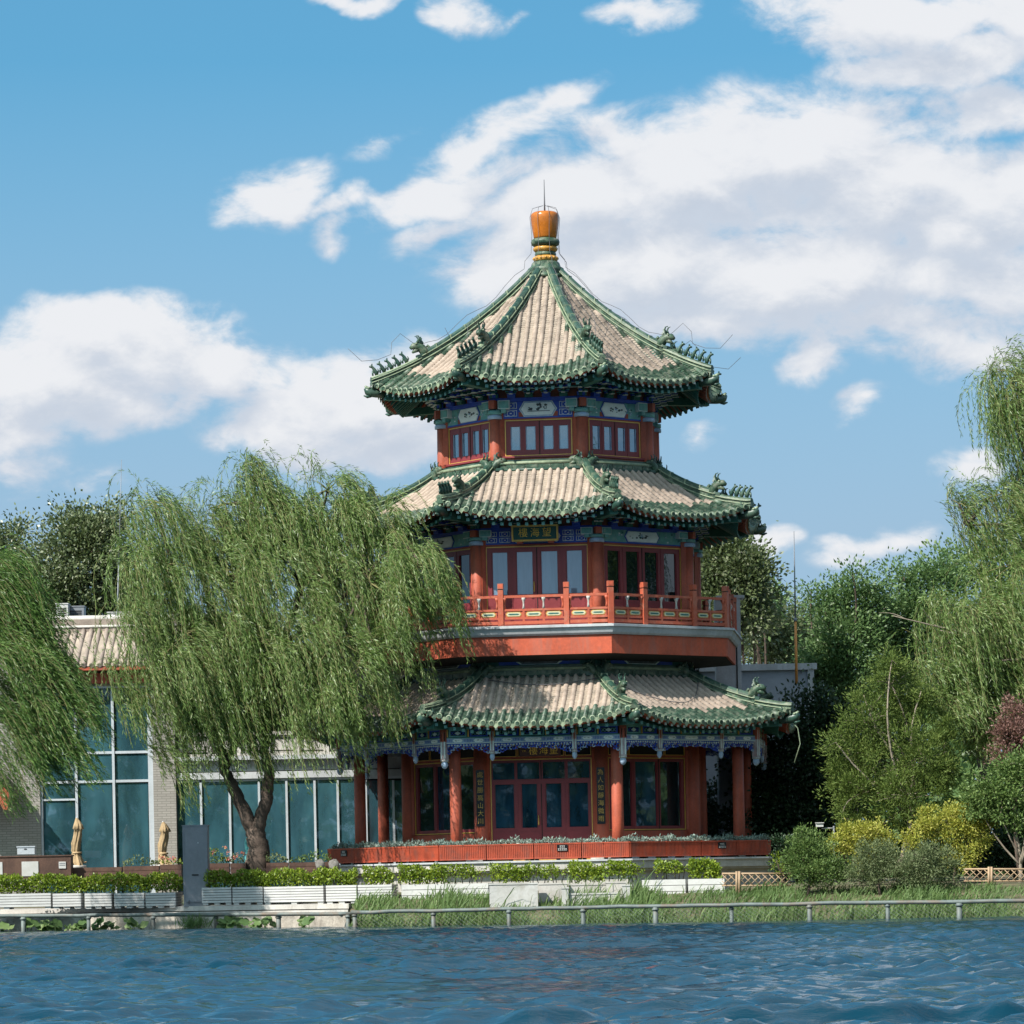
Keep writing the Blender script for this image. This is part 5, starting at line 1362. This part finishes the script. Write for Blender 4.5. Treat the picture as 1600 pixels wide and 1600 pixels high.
def lotus(u0, u1, d, n, label):
    a, b = W(u0, 1448, d), W(u1, 1448, d); t = thing('lotus_clump', label, 'lotus', (a.x, a.y, 0), 0, 'lotus clumps at the foot of the embankment')
    mb = MB(); st = MB()
    for i in range(n):
        x = RD.uniform(0, b.x-a.x); y = RD.uniform(-.35, .25); z = RD.uniform(.04, .30); r = RD.uniform(.10, .20); k = 12
        tilt = Matrix.Translation((x, y, z)) @ Matrix.Rotation(RD.uniform(-.9, .9), 4, 'Y') @ Matrix.Rotation(RD.uniform(.1, .8), 4, 'X')
        vs = [tilt @ Vector((0, 0, -.03))]+[tilt @ Vector((r*math.cos(2*PI*j/k), r*math.sin(2*PI*j/k), .03*math.sin(j*2.4+i))) for j in range(k)]
        mb.add(vs, [(0, 1+j, 1+(j+1) % k) for j in range(k)], LLOT, True)
        st.tube([(x, y, -.2), (x, y, z-.04)], .008, LLOT, 5)
    mb.build('leaf', t); st.build('stalk', t)
for u0, u1, n, lab in ((-20, 22, 10, 'lotus leaves at the left edge of the embankment foot'), (42, 92, 16, 'lotus leaves right of the second railing post'), (96, 132, 12, 'lotus leaves just left of the third railing post'),
                       (146, 182, 13, 'lotus leaves between the third railing post and the reed tuft'), (198, 228, 7, 'sparse lotus leaves left of the fourth railing post'), (343, 375, 14, 'tall lotus leaves right of the reed tuft'), (380, 428, 15, 'lotus leaves ending at a rusty railing post'), (470, 486, 6, 'small isolated lotus patch near the reeds')):
    lotus(u0, u1, 110.6-(u0-300)*.0085+.2, n, lab)
# ------------------------------------------------------------------ glazed building on the left
BD = 124.0
bld = thing('glazed_building', 'low modern building with grey brick walls and tall teal glazing left of the pavilion', 'building', (W(240, 1360, BD).x, BD-D0, 1.0))
BO = Vector(bld.location)
def bx(mb, u0, v0, u1, v1, d, dep, m, off=0.0):
    # box whose front face fills the measured rectangle at distance d
    um, vm = (u0+u1)/2, (v0+v1)/2
    x0, x1 = XU(u0, vm, d)-BO.x, XU(u1, vm, d)-BO.x; z1, z0 = ZV(um, v0, d)-BO.z, ZV(um, v1, d)-BO.z
    y = d-D0-BO.y+off
    mb.box((x0, y, z0), (x1, y+dep, z1), m)
def brickmat(name, c1, c2, mortar, sc=1.0):
    m, nt, out = newmat(name)
    b = nd(nt, 'ShaderNodeBsdfPrincipled', i_Roughness=.85)
    g = nt.nodes.new('ShaderNodeNewGeometry'); sp = nt.nodes.new('ShaderNodeSeparateXYZ'); nt.links.new(g.outputs['Position'], sp.inputs[0])
    cb = nt.nodes.new('ShaderNodeCombineXYZ'); nt.links.new(math_(nt, 'ADD', sp.outputs[0], sp.outputs[1]), cb.inputs[0]); nt.links.new(sp.outputs[2], cb.inputs[1])
    t = nd(nt, 'ShaderNodeTexBrick', i_Color1=rgba(c1), i_Color2=rgba(c2), i_Mortar=rgba(mortar), i_Scale=sc); t.inputs['Mortar Size'].default_value = .012
    t.inputs['Brick Width'].default_value = .30; t.inputs['Row Height'].default_value = .085; nt.links.new(cb.outputs[0], t.inputs['Vector'])
    n = noise(nt, .9, 5, .6, objco(nt)); c = mixc(nt, math_(nt, 'MULTIPLY', n, .5), t.outputs[0], (c1[0]*.6, c1[1]*.58, c1[2]*.55))
    nt.links.new(c, b.inputs['Base Color']); nt.links.new(b.outputs[0], out.inputs[0]); return m
BRICK = brickmat('grey_brick', (.30, .285, .265), (.38, .36, .335), (.20, .19, .175))
mb = MB()
bx(mb, -120, 1036, 62, 1400, BD, .5, BRICK); bx(mb, 240, 1040, 275, 1400, BD, .6, BRICK, -.12)
bx(mb, 62, 1036, 240, 1072, BD, .5, BRICK, .06)
mb.build('wall', bld)
mb = MB(); bx(mb, 64, 1052, 240, 1068, BD, .3, RED, -.15); mb.build('eave_beam', bld)
mb = MB(); bx(mb, -118, 1010, 640, 1400, BD+2.6, .3, INTER); bx(mb, -118, 1352, 640, 1400, BD+.7, 2.0, INTER); mb.build('interior_wall', bld)
# tall curtain wall
cw = MB()
for v0, v1 in ((1068, 1075), (1174, 1178), (1219, 1223)): bx(cw, 70, v0, 236, v1, BD, .1, MULL, .1)
for u in (62, 117, 175.5): bx(cw, u, 1075, u+4, 1400, BD, .14, MULL, .07)
bx(cw, 232, 1060, 243, 1400, BD, .2, MULL, -.02)
bx(cw, 64, 1248, 117, 1251, BD, .1, MULL, .105)
cwo = cw.build('curtain_wall_frame', bld)
for u0, u1 in ((66, 117), (121, 175.5), (179.5, 232)):
    for v0, v1 in ((1075, 1174), (1178, 1219), (1223, 1400)):
        p = MB(); bx(p, u0, v0, u1, v1, BD, .03, G_TEAL, .16); p.build('pane', cwo)
# lower wing with its roof terrace
mb = MB(); bx(mb, 275, 1180, 660, 1186, BD, 3, CONC, -.25); bx(mb, 275, 1186, 660, 1203, BD, .4, CONC, .05); bx(mb, 275, 1204.5, 660, 1215, BD, .4, CONC, -.0); mb.build('fascia', bld)
cw = MB()
bx(cw, 275, 1213, 660, 1219, BD, .12, MULL, .08)
for u in (313, 358, 404, 447, 491, 527, 571, 614): bx(cw, u, 1219, u+3.5, 1400, BD, .12, MULL, .08)
cwo = cw.build('window_frame', bld)
us = [275, 313, 358, 404, 447, 491, 527, 571, 614, 660]
for a, b in zip(us[:-1], us[1:]):
    p = MB(); bx(p, a+3.5 if a > 275 else a, 1219, b, 1400, BD, .03, G_TEAL, .15); p.build('pane', cwo)
mb = MB(); bx(mb, 275, 1142, 560, 1148, BD, .22, STONE, .3); bx(mb, 275, 1176, 560, 1181, BD, .22, STONE, .3)
for i in range(7): u = 277+i*46; bx(mb, u, 1138, u+6, 1180, BD, .24, STONE, .28)
for i in range(6):
    u = 283+i*46; bx(mb, u, 1149, u+40, 1175, BD, .08, STONE, .42)
    bx(mb, u+3, 1152, u+37, 1153.2, BD, .02, DARKGAP, .40); bx(mb, u+3, 1171, u+37, 1172.2, BD, .02, DARKGAP, .40)
mb.build('balustrade', bld)
mb = MB(); bx(mb, 275, 1020, 700, 1180, BD+5, .4, CONC); bx(mb, 300, 1060, 560, 1140, BD+5, .1, G_TEAL, -.06); mb.build('upper_wall', bld)
# tiled roof with a flat ridge
mb = MB(); z0, z1 = ZV(180, 1042, BD)-BO.z, ZV(180, 985, BD+2.2)-BO.z
xa, xb = XU(60, 1020, BD)-BO.x, XU(430, 1020, BD)-BO.x
ya, yb = -.7, 1.9; n = int((xb-xa)/.27)
mb.add([(xa, ya, z0), (xb, ya, z0), (xb, yb, z1), (xa, yb, z1)], [(0, 1, 2, 3)], PAN)
mb.box((xa, ya+.02, z0-.14), (xb, yb, z0-.02), RED)
for i in range(n+1):
    x = xa+(xb-xa)*i/n; pts = [(x, ya-.03+(yb-ya)*k/8, z0+(z1-z0)*((k/8)*.8+.2*(k/8)**2)+.02) for k in range(9)]
    mb.tube(pts, .085, SLATE, 8)
mb.build('roof', bld)
mb = MB(); mb.box((xa, yb-.1, z1-.1), (xb, yb+.25, z1+.38), SLATE); mb.tube([(xa, yb+.05, z1+.4), (xb, yb+.05, z1+.4)], .12, STONE, 8); mb.tube([(xa, yb-.1, z1+.12), (xb, yb-.1, z1+.12)], .05, STONE, 6); mb.build('ridge', bld)
# small tiled porch at the far left
mb = MB(); p = W(-30, 1232, BD-1.2)-BO
Tm = Matrix.Translation(p)
for s in (-1, 1):
    for i in range(6):
        y = -.4+.26*i; mb.tube([Tm @ Vector((0, y, .95)), Tm @ Vector((s*.55, y, .55)), Tm @ Vector((s*1.15, y, -.12))], .09, SLATE, 7)
    mb.add([Tm @ Vector(q) for q in ((0, -.5, .9), (s*1.15, -.5, -.16), (s*1.15, 1.2, -.16), (0, 1.2, .9))], [(0, 1, 2, 3)], PAN)
mb.tube([Tm @ Vector((0, -.55, 1.0)), Tm @ Vector((0, 1.2, 1.0))], .12, STONE, 8)
mb.plate([(-1.0, -.16), (0, .82), (1.0, -.16), (.95, -.75), (.80, -.75), (.62, -.35), (-.62, -.35), (-.80, -.75), (-.95, -.75)], -.38, -.28, RED, Tm)
mb.build('porch', bld)
for u0, u1, v0, v1, d, lab in ((88, 106, 944, 972, 127.4, 'white air conditioning unit on the roof of the glazed building'), (106, 131, 948, 973, 127.9, 'grey louvred air unit beside the white roof unit'), (168, 204, 957, 974, 127.6, 'low pale air unit by the antenna mast on the roof')):
    a, b = W(u0, v1, d), W(u1, v0, d); w, h = b.x-a.x, b.z-a.z; mm = WHITEBOX if 'louv' not in lab else STEEL
    t = thing('roof_unit', lab, 'air unit', (a.x, a.y, a.z-.25), 0, 'units on the roof of the glazed building'); h += .25
    mb = MB(); mb.box((0, 0, .2), (w, .6, h), mm); mb.box((-.02, -.02, h), (w+.02, .62, h+.04), mm)
    for s in (.05, w-.1): mb.box((s, .1, 0), (s+.05, .5, .2), STEEL)
    mb.build('case', t)
    mb = MB()
    for i in range(6): mb.box((w*.15, -.012, .3+i*(h-.4)/6), (w*.85, -.002, .3+(i+.55)*(h-.4)/6), DARKGAP)
    mb.build('grille', t)
def pole(u0, v0, u1, v1, d, r, label, two=None):
    MULL = STEEL
    a, b = W(u0, v0, d), W(u1, v1, d); a.z -= .6; t = thing('antenna_mast', label, 'mast', a, 0, 'thin antenna masts')
    mb = MB(); L = b-a; c = L*.42
    mb.tube([(0, 0, 0), c], [r, r*.8], two or MULL, 7); mb.build('lower_pole', t)
    mb = MB(); mb.tube([c, L], [r*.6, r*.25], MULL if not two else STEEL, 6); mb.lathe([(r*1.2, -.06), (r*1.2, .06)], STEEL, 8, c); mb.build('upper_pole', t)
pole(182, 968, 190, 718, 127.6, .032, 'thin grey antenna mast above the left roof')
pole(1244, 1042, 1240.5, 830, 128.5, .055, 'thin mast with an orange lower half right of the pavilion', MASTO)
# ------------------------------------------------------------------ grey building behind on the right
a = W(1160, 1370, 129.5); a.z = 1.0
rb = thing('rear_building', 'plain grey flat roofed building behind the right side of the pavilion', 'building', a); BO = Vector(a)
mb = MB(); bx(mb, 1085, 1048, 1272, 1440, 129.5, 6, REARW); mb.build('wall', rb)
mb = MB(); bx(mb, 1083, 1038, 1276, 1048, 129.5, 6.3, CONC, -.15); bx(mb, 1262, 1046, 1272, 1110, 129.5, .1, CONC, -.1); mb.build('parapet', rb)
BO = Vector(W(1150, 1370, 123)); BO.z = 1.0
sh = thing('service_shaft', 'tall narrow pale grey shaft rising behind the balcony corner', 'shaft', BO)
mb = MB(); bx(mb, 1122, 935, 1161, 1400, 124.5, 1.0, CONC); bx(mb, 1120, 930, 1163, 935, 124.5, 1.05, CONC, -.03); bx(mb, 1153, 940, 1155, 1400, 124.5, .03, DARKGAP, -.02); mb.build('casing', sh)
c = W(1278, 1292, 111.5); t = thing('security_camera', 'small white surveillance camera on a bracket left of the juniper', 'camera', c)
mb = MB(); mb.tube([(.5, .1, -1.6), (.5, .1, .02)], .03, STEEL, 8); mb.tube([(.5, .1, -.05), (.12, .05, -.05)], .022, WHITEBOX, 6); mb.build('bracket', t)
mb = MB(); mb.box((-.06, -.10, .0), (.16, .06, .12), WHITEBOX); mb.box((-.08, -.14, .11), (.18, .07, .135), WHITEBOX); mb.build('housing', t)
# a distant belt of woodland closes the horizon behind everything
def far_wood():
    n = 70000; x = rng.uniform(-170, 170, n); y = 75+rng.uniform(0, 14, n)+.001*x*x
    top = 9+2.0*np.sin(x*.11)+1.4*np.sin(x*.31+1)+1.0*np.sin(x*.83); z = .8+rng.random(n)**1.25*top
    P = np.stack([x, y, z], 1); D = rng.normal(size=(n, 3)); o = leaf_mesh('far_wood', P, D, 1.1, .8, LDRK); o['kind'] = 'stuff'; o['label'] = 'distant belt of dark green woodland'
far_wood()
def opposite_wood():
    n = 70000; q = rng.uniform(-2.75, 2.75, n); rr = 185+rng.uniform(0, 16, n)
    x = rr*np.sin(q); y = -20-rr*np.cos(q)
    top = 15+3*np.sin(x*.09+1)+2*np.sin(x*.27)+1.4*np.sin(x*.7)
    P = np.stack([x, y, rng.random(n)**1.1*top*1.15+.5], 1); o = leaf_mesh('opposite_wood', P, rng.normal(size=(n, 3)), 2.0, 1.5, LDRK); o['kind'] = 'stuff'; o['label'] = 'dark wood on the opposite bank that the ground floor panes mirror'
opposite_wood()

# ------------------------------------------------------------------ sky, sun, camera
SUN_AZ, SUN_EL = rad(-46), rad(43.5)          # measured from the view direction's opposite: front left
sd = Vector((math.sin(SUN_AZ)*math.cos(SUN_EL), -math.cos(SUN_AZ)*math.cos(SUN_EL), math.sin(SUN_EL)))
sl = bpy.data.lights.new('sun', 'SUN'); sl.energy = 4.8; sl.angle = rad(.53); sl.color = (1.0, .94, .86)
so = bpy.data.objects.new('sun', sl); C.objects.link(so); so.rotation_euler = (-sd).to_track_quat('-Z', 'Y').to_euler()
wd = bpy.data.worlds.new('World'); S.world = wd; wd.use_nodes = True
nt = wd.node_tree
for n in list(nt.nodes): nt.nodes.remove(n)
sky = nd(nt, 'ShaderNodeTexSky', sky_type='NISHITA', sun_disc=False, sun_elevation=SUN_EL, sun_rotation=math.atan2(sd.x, sd.y), altitude=50, air_density=1.0, dust_density=1.3, ozone_density=2.2)
geo = nt.nodes.new('ShaderNodeTexCoord'); vec = geo.outputs['Generated']
lift = nd(nt, 'ShaderNodeVectorMath', operation='MULTIPLY_ADD'); nt.links.new(vec, lift.inputs[0]); lift.inputs[1].default_value = (1, 1, .85); lift.inputs[2].default_value = (0, 0, .21)
liftn = nd(nt, 'ShaderNodeVectorMath', operation='NORMALIZE'); nt.links.new(lift.outputs[0], liftn.inputs[0]); nt.links.new(liftn.outputs[0], sky.inputs['Vector'])
def build_cloud_group():
    g = bpy.data.node_groups.new('CloudDensity', 'ShaderNodeTree')
    g.interface.new_socket('P', in_out='INPUT', socket_type='NodeSocketVector'); g.interface.new_socket('D', in_out='OUTPUT', socket_type='NodeSocketFloat')
    gi = g.nodes.new('NodeGroupInput'); go = g.nodes.new('NodeGroupOutput')
    P = gi.outputs[0]
    w1 = nd(g, 'ShaderNodeTexNoise', i_Scale=.55, i_Detail=4.0, i_Roughness=.55); g.links.new(P, w1.inputs['Vector'])
    wv = nd(g, 'ShaderNodeVectorMath', operation='SUBTRACT'); g.links.new(w1.outputs['Color'], wv.inputs[0]); wv.inputs[1].default_value = (.5, .5, .5)
    ws = nd(g, 'ShaderNodeVectorMath', operation='SCALE'); ws.inputs['Scale'].default_value = 1.25; g.links.new(wv.outputs[0], ws.inputs[0])
    wa = nd(g, 'ShaderNodeVectorMath', operation='ADD'); g.links.new(P, wa.inputs[0]); g.links.new(ws.outputs[0], wa.inputs[1])
    Q = wa.outputs[0]
    acc = None
    for (u, v, rx, ry, a, wgt) in BLOBS:
        p = W(u, v, FPX/100.0); cx, cz = p.x+X0, p.z-ZC
        mp = nd(g, 'ShaderNodeMapping', vector_type='TEXTURE'); mp.inputs['Location'].default_value = (cx, cz, 0); mp.inputs['Rotation'].default_value = (0, 0, rad(a)); mp.inputs['Scale'].default_value = (rx/100*1.62, ry/100*1.62, 1)
        if acc is None: g.links.new(Q, mp.inputs['Vector'])
        else:           # evaluated one after the other, which keeps the shader small
            va_ = nd(g, 'ShaderNodeVectorMath', operation='ADD'); g.links.new(Q, va_.inputs[0]); g.links.new(math_(g, 'MULTIPLY', acc, 1e-6), va_.inputs[1]); g.links.new(va_.outputs[0], mp.inputs['Vector'])
        ln = nd(g, 'ShaderNodeVectorMath', operation='LENGTH'); g.links.new(mp.outputs[0], ln.inputs[0])
        f = math_(g, 'SUBTRACT', 1.0, ln.outputs['Value'], True)
        f = math_(g, 'MULTIPLY', f, wgt)
        acc = f if acc is None else math_(g, 'SMOOTH_MAX', acc, f)
        if acc.node.operation == 'SMOOTH_MAX': acc.node.inputs[2].default_value = .06
    acc = math_(g, 'SUBTRACT', acc, .055, True)
    st = nd(g, 'ShaderNodeMapping'); st.inputs['Rotation'].default_value = (0, 0, rad(-18)); st.inputs['Scale'].default_value = (.75, 1.25, 1); g.links.new(P, st.inputs['Vector'])
    n2 = nd(g, 'ShaderNodeTexNoise', i_Scale=1.0, i_Detail=10.0, i_Roughness=.62, i_Distortion=.25); g.links.new(st.outputs[0], n2.inputs['Vector'])
    n3 = math_(g, 'MULTIPLY', math_(g, 'SUBTRACT', n2.outputs['Fac'], .5), 1.55)
    base = math_(g, 'MULTIPLY', acc, 1.25)
    # keep the noise only where there is cloud to shape
    gate = math_(g, 'MULTIPLY', acc, 5.0, True)
    d = math_(g, 'ADD', base, math_(g, 'MULTIPLY', n3, gate))
    g.links.new(d, go.inputs[0])
    return g
BLOBS = [(1230, 240, 240, 95, 0, 1), (1050, 290, 190, 95, -5, 1), (900, 330, 170, 80, 0, 1), (1360, 290, 170, 110, -10, 1), (1500, 340, 170, 90, 0, 1), (1000, 420, 260, 90, 0, 1), (1250, 420, 280, 85, 0, 1), (790, 410, 95, 75, 10, .9), (1450, 430, 190, 60, 0, .8), (1090, 500, 220, 42, 0, .75), (1570, 440, 110, 90, 0, .8), (1600, 290, 70, 80, 0, .8),
         (690, 300, 170, 34, 14, .75), (770, 225, 130, 42, 22, .7), (560, 320, 80, 24, 8, .7), (860, 175, 90, 24, 25, .55), (600, 230, 70, 24, 25, .4), (680, 360, 70, 26, 25, .55),
         (432, 310, 80, 44, 22, .85), (525, 362, 46, 26, 25, .6),
         (1430, 30, 220, 55, -6, 1), (1500, 105, 170, 50, 0, 1), (1560, 185, 80, 36, 0, .9), (1610, 60, 110, 110, 0, .9),
         (1000, 22, 75, 28, 10, .7), (720, 12, 62, 34, 0, .75), (560, -2, 60, 16, 0, .7), (800, 35, 40, 20, 20, .4),
         (205, 548, 180, 62, -4, 1), (90, 592, 170, 75, 0, 1), (330, 575, 120, 52, -8, .95), (30, 645, 130, 50, 0, .75), (200, 622, 160, 40, 0, .7),
         (560, 625, 200, 75, 5, 1), (480, 680, 130, 50, 0, .9), (620, 690, 130, 45, 0, .8), (420, 590, 70, 36, 10, .7), (640, 560, 90, 36, 0, .7),
         (30, 715, 80, 50, 0, .5), (150, 745, 60, 26, 0, .38), (1285, 545, 62, 40, 20, .8), (1400, 500, 160, 48, 5, .75), (1530, 545, 85, 55, 10, .7), (1350, 622, 55, 24, 12, .55), (1520, 735, 55, 34, 20, .55), (1370, 848, 100, 26, 8, .6), (1195, 850, 50, 26, 0, .6), (1100, 680, 34, 26, 20, .42), (1310, 880, 60, 20, 0, .5)]
CG = build_cloud_group()
sp = nt.nodes.new('ShaderNodeSeparateXYZ'); nt.links.new(vec, sp.inputs[0])
ysafe = math_(nt, 'MAXIMUM', sp.outputs[1], .08)
gx = math_(nt, 'MULTIPLY', math_(nt, 'DIVIDE', sp.outputs[0], ysafe), FPX/100); gz = math_(nt, 'MULTIPLY', math_(nt, 'DIVIDE', sp.outputs[2], ysafe), FPX/100)
cb = nt.nodes.new('ShaderNodeCombineXYZ'); nt.links.new(gx, cb.inputs[0]); nt.links.new(gz, cb.inputs[1])
front = math_(nt, 'GREATER_THAN', sp.outputs[1], .08)
g1 = nt.nodes.new('ShaderNodeGroup'); g1.node_tree = CG; nt.links.new(cb.outputs[0], g1.inputs[0])
va = nd(nt, 'ShaderNodeVectorMath', operation='ADD'); va.inputs[1].default_value = (-.30, .62, 0); nt.links.new(cb.outputs[0], va.inputs[0])
g2 = nt.nodes.new('ShaderNodeGroup'); g2.node_tree = CG; vb_ = nd(nt, 'ShaderNodeVectorMath', operation='ADD'); nt.links.new(va.outputs[0], vb_.inputs[0]); nt.links.new(math_(nt, 'MULTIPLY', g1.outputs[0], 1e-6), vb_.inputs[1]); nt.links.new(vb_.outputs[0], g2.inputs[0])
mr = nd(nt, 'ShaderNodeMapRange', interpolation_type='SMOOTHSTEP'); mr.inputs['From Min'].default_value = .07; mr.inputs['From Max'].default_value = .62; nt.links.new(g1.outputs[0], mr.inputs[0])
alpha = math_(nt, 'MULTIPLY', math_(nt, 'MULTIPLY', mr.outputs[0], .93), front)
lit = math_(nt, 'SUBTRACT', g1.outputs[0], g2.outputs[0])
lr = nd(nt, 'ShaderNodeMapRange', interpolation_type='SMOOTHSTEP'); lr.inputs['From Min'].default_value = -.45; lr.inputs['From Max'].default_value = .50; nt.links.new(lit, lr.inputs[0])
SKYK = .118
thick = nd(nt, 'ShaderNodeMapRange'); thick.inputs['From Min'].default_value = .5; thick.inputs['From Max'].default_value = 1.5; nt.links.new(g1.outputs[0], thick.inputs[0])
shade = mixc(nt, thick.outputs[0], (3.45, 3.75, 4.25), (2.75, 3.05, 3.6))
cc = mixc(nt, lr.outputs[0], shade, (4.9, 4.9, 5.0))
hs = nd(nt, 'ShaderNodeHueSaturation', i_Saturation=1.14, i_Value=1.0); nt.links.new(sky.outputs[0], hs.inputs['Color'])
tint = mixc(nt, 1.0, hs.outputs[0], (.74, 1.18, 1.03), 'MULTIPLY')
hzf = nd(nt, 'ShaderNodeMapRange'); hzf.inputs['From Min'].default_value = .222; hzf.inputs['From Max'].default_value = .095; hzf.inputs['To Max'].default_value = .92; nt.links.new(sp.outputs[2], hzf.inputs[0])
tint = mixc(nt, hzf.outputs[0], tint, (1.98, 2.92, 3.86))

# unseen broken cloud, added over the rest of the sky to fill the shadows
hz = math_(nt, 'MAXIMUM', sp.outputs[2], .10)
cb2 = nt.nodes.new('ShaderNodeCombineXYZ'); nt.links.new(math_(nt, 'DIVIDE', sp.outputs[0], hz), cb2.inputs[0]); nt.links.new(math_(nt, 'DIVIDE', sp.outputs[1], hz), cb2.inputs[1])
on = noise(nt, .9, 7, .58, cb2.outputs[0], .2)
omask = ramp(nt, on, [(.44, 0.0), (.60, 1.0)])
og = math_(nt, 'MAXIMUM', math_(nt, 'SUBTRACT', 1.0, front), math_(nt, 'MULTIPLY', math_(nt, 'SUBTRACT', sp.outputs[2], .40), 6.0, True), True)
al2 = math_(nt, 'MULTIPLY', math_(nt, 'MULTIPLY', omask, og), math_(nt, 'MULTIPLY', sp.outputs[2], 8.0, True))
fin = mixc(nt, math_(nt, 'MULTIPLY', al2, .9), mixc(nt, alpha, tint, cc), (4.9, 4.9, 5.0))
bg = nd(nt, 'ShaderNodeBackground', i_Strength=SKYK); nt.links.new(fin, bg.inputs[0])
wo = nt.nodes.new('ShaderNodeOutputWorld'); nt.links.new(bg.outputs[0], wo.inputs[0])
wd.cycles.sampling_method = 'MANUAL'; wd.cycles.sample_map_resolution = 512

cd = bpy.data.cameras.new('camera'); co = bpy.data.objects.new('camera', cd); C.objects.link(co); S.camera = co
cd.sensor_width = 36; cd.lens = 36*FPX/1600; cd.shift_x = 0; cd.shift_y = (VH-800)/1600
cd.clip_start = .5; cd.clip_end = 9000
co.location = (-X0, -D0, ZC)
co.rotation_euler = (Matrix.Rotation(PI/2, 3, 'X') @ Matrix.Rotation(-ROLL, 3, 'Z')).to_euler()
vs = S.view_settings; vs.view_transform = 'Standard'; vs.look = 'None'; vs.gamma = 1; vs.exposure = .62; vs.use_curve_mapping = False
S.cycles.max_bounces = 6; S.cycles.diffuse_bounces = 3; S.cycles.glossy_bounces = 3; S.cycles.transmission_bounces = 3; S.cycles.transparent_max_bounces = 6
S.cycles.use_denoising = True
S.cycles.caustics_reflective = False; S.cycles.caustics_refractive = False
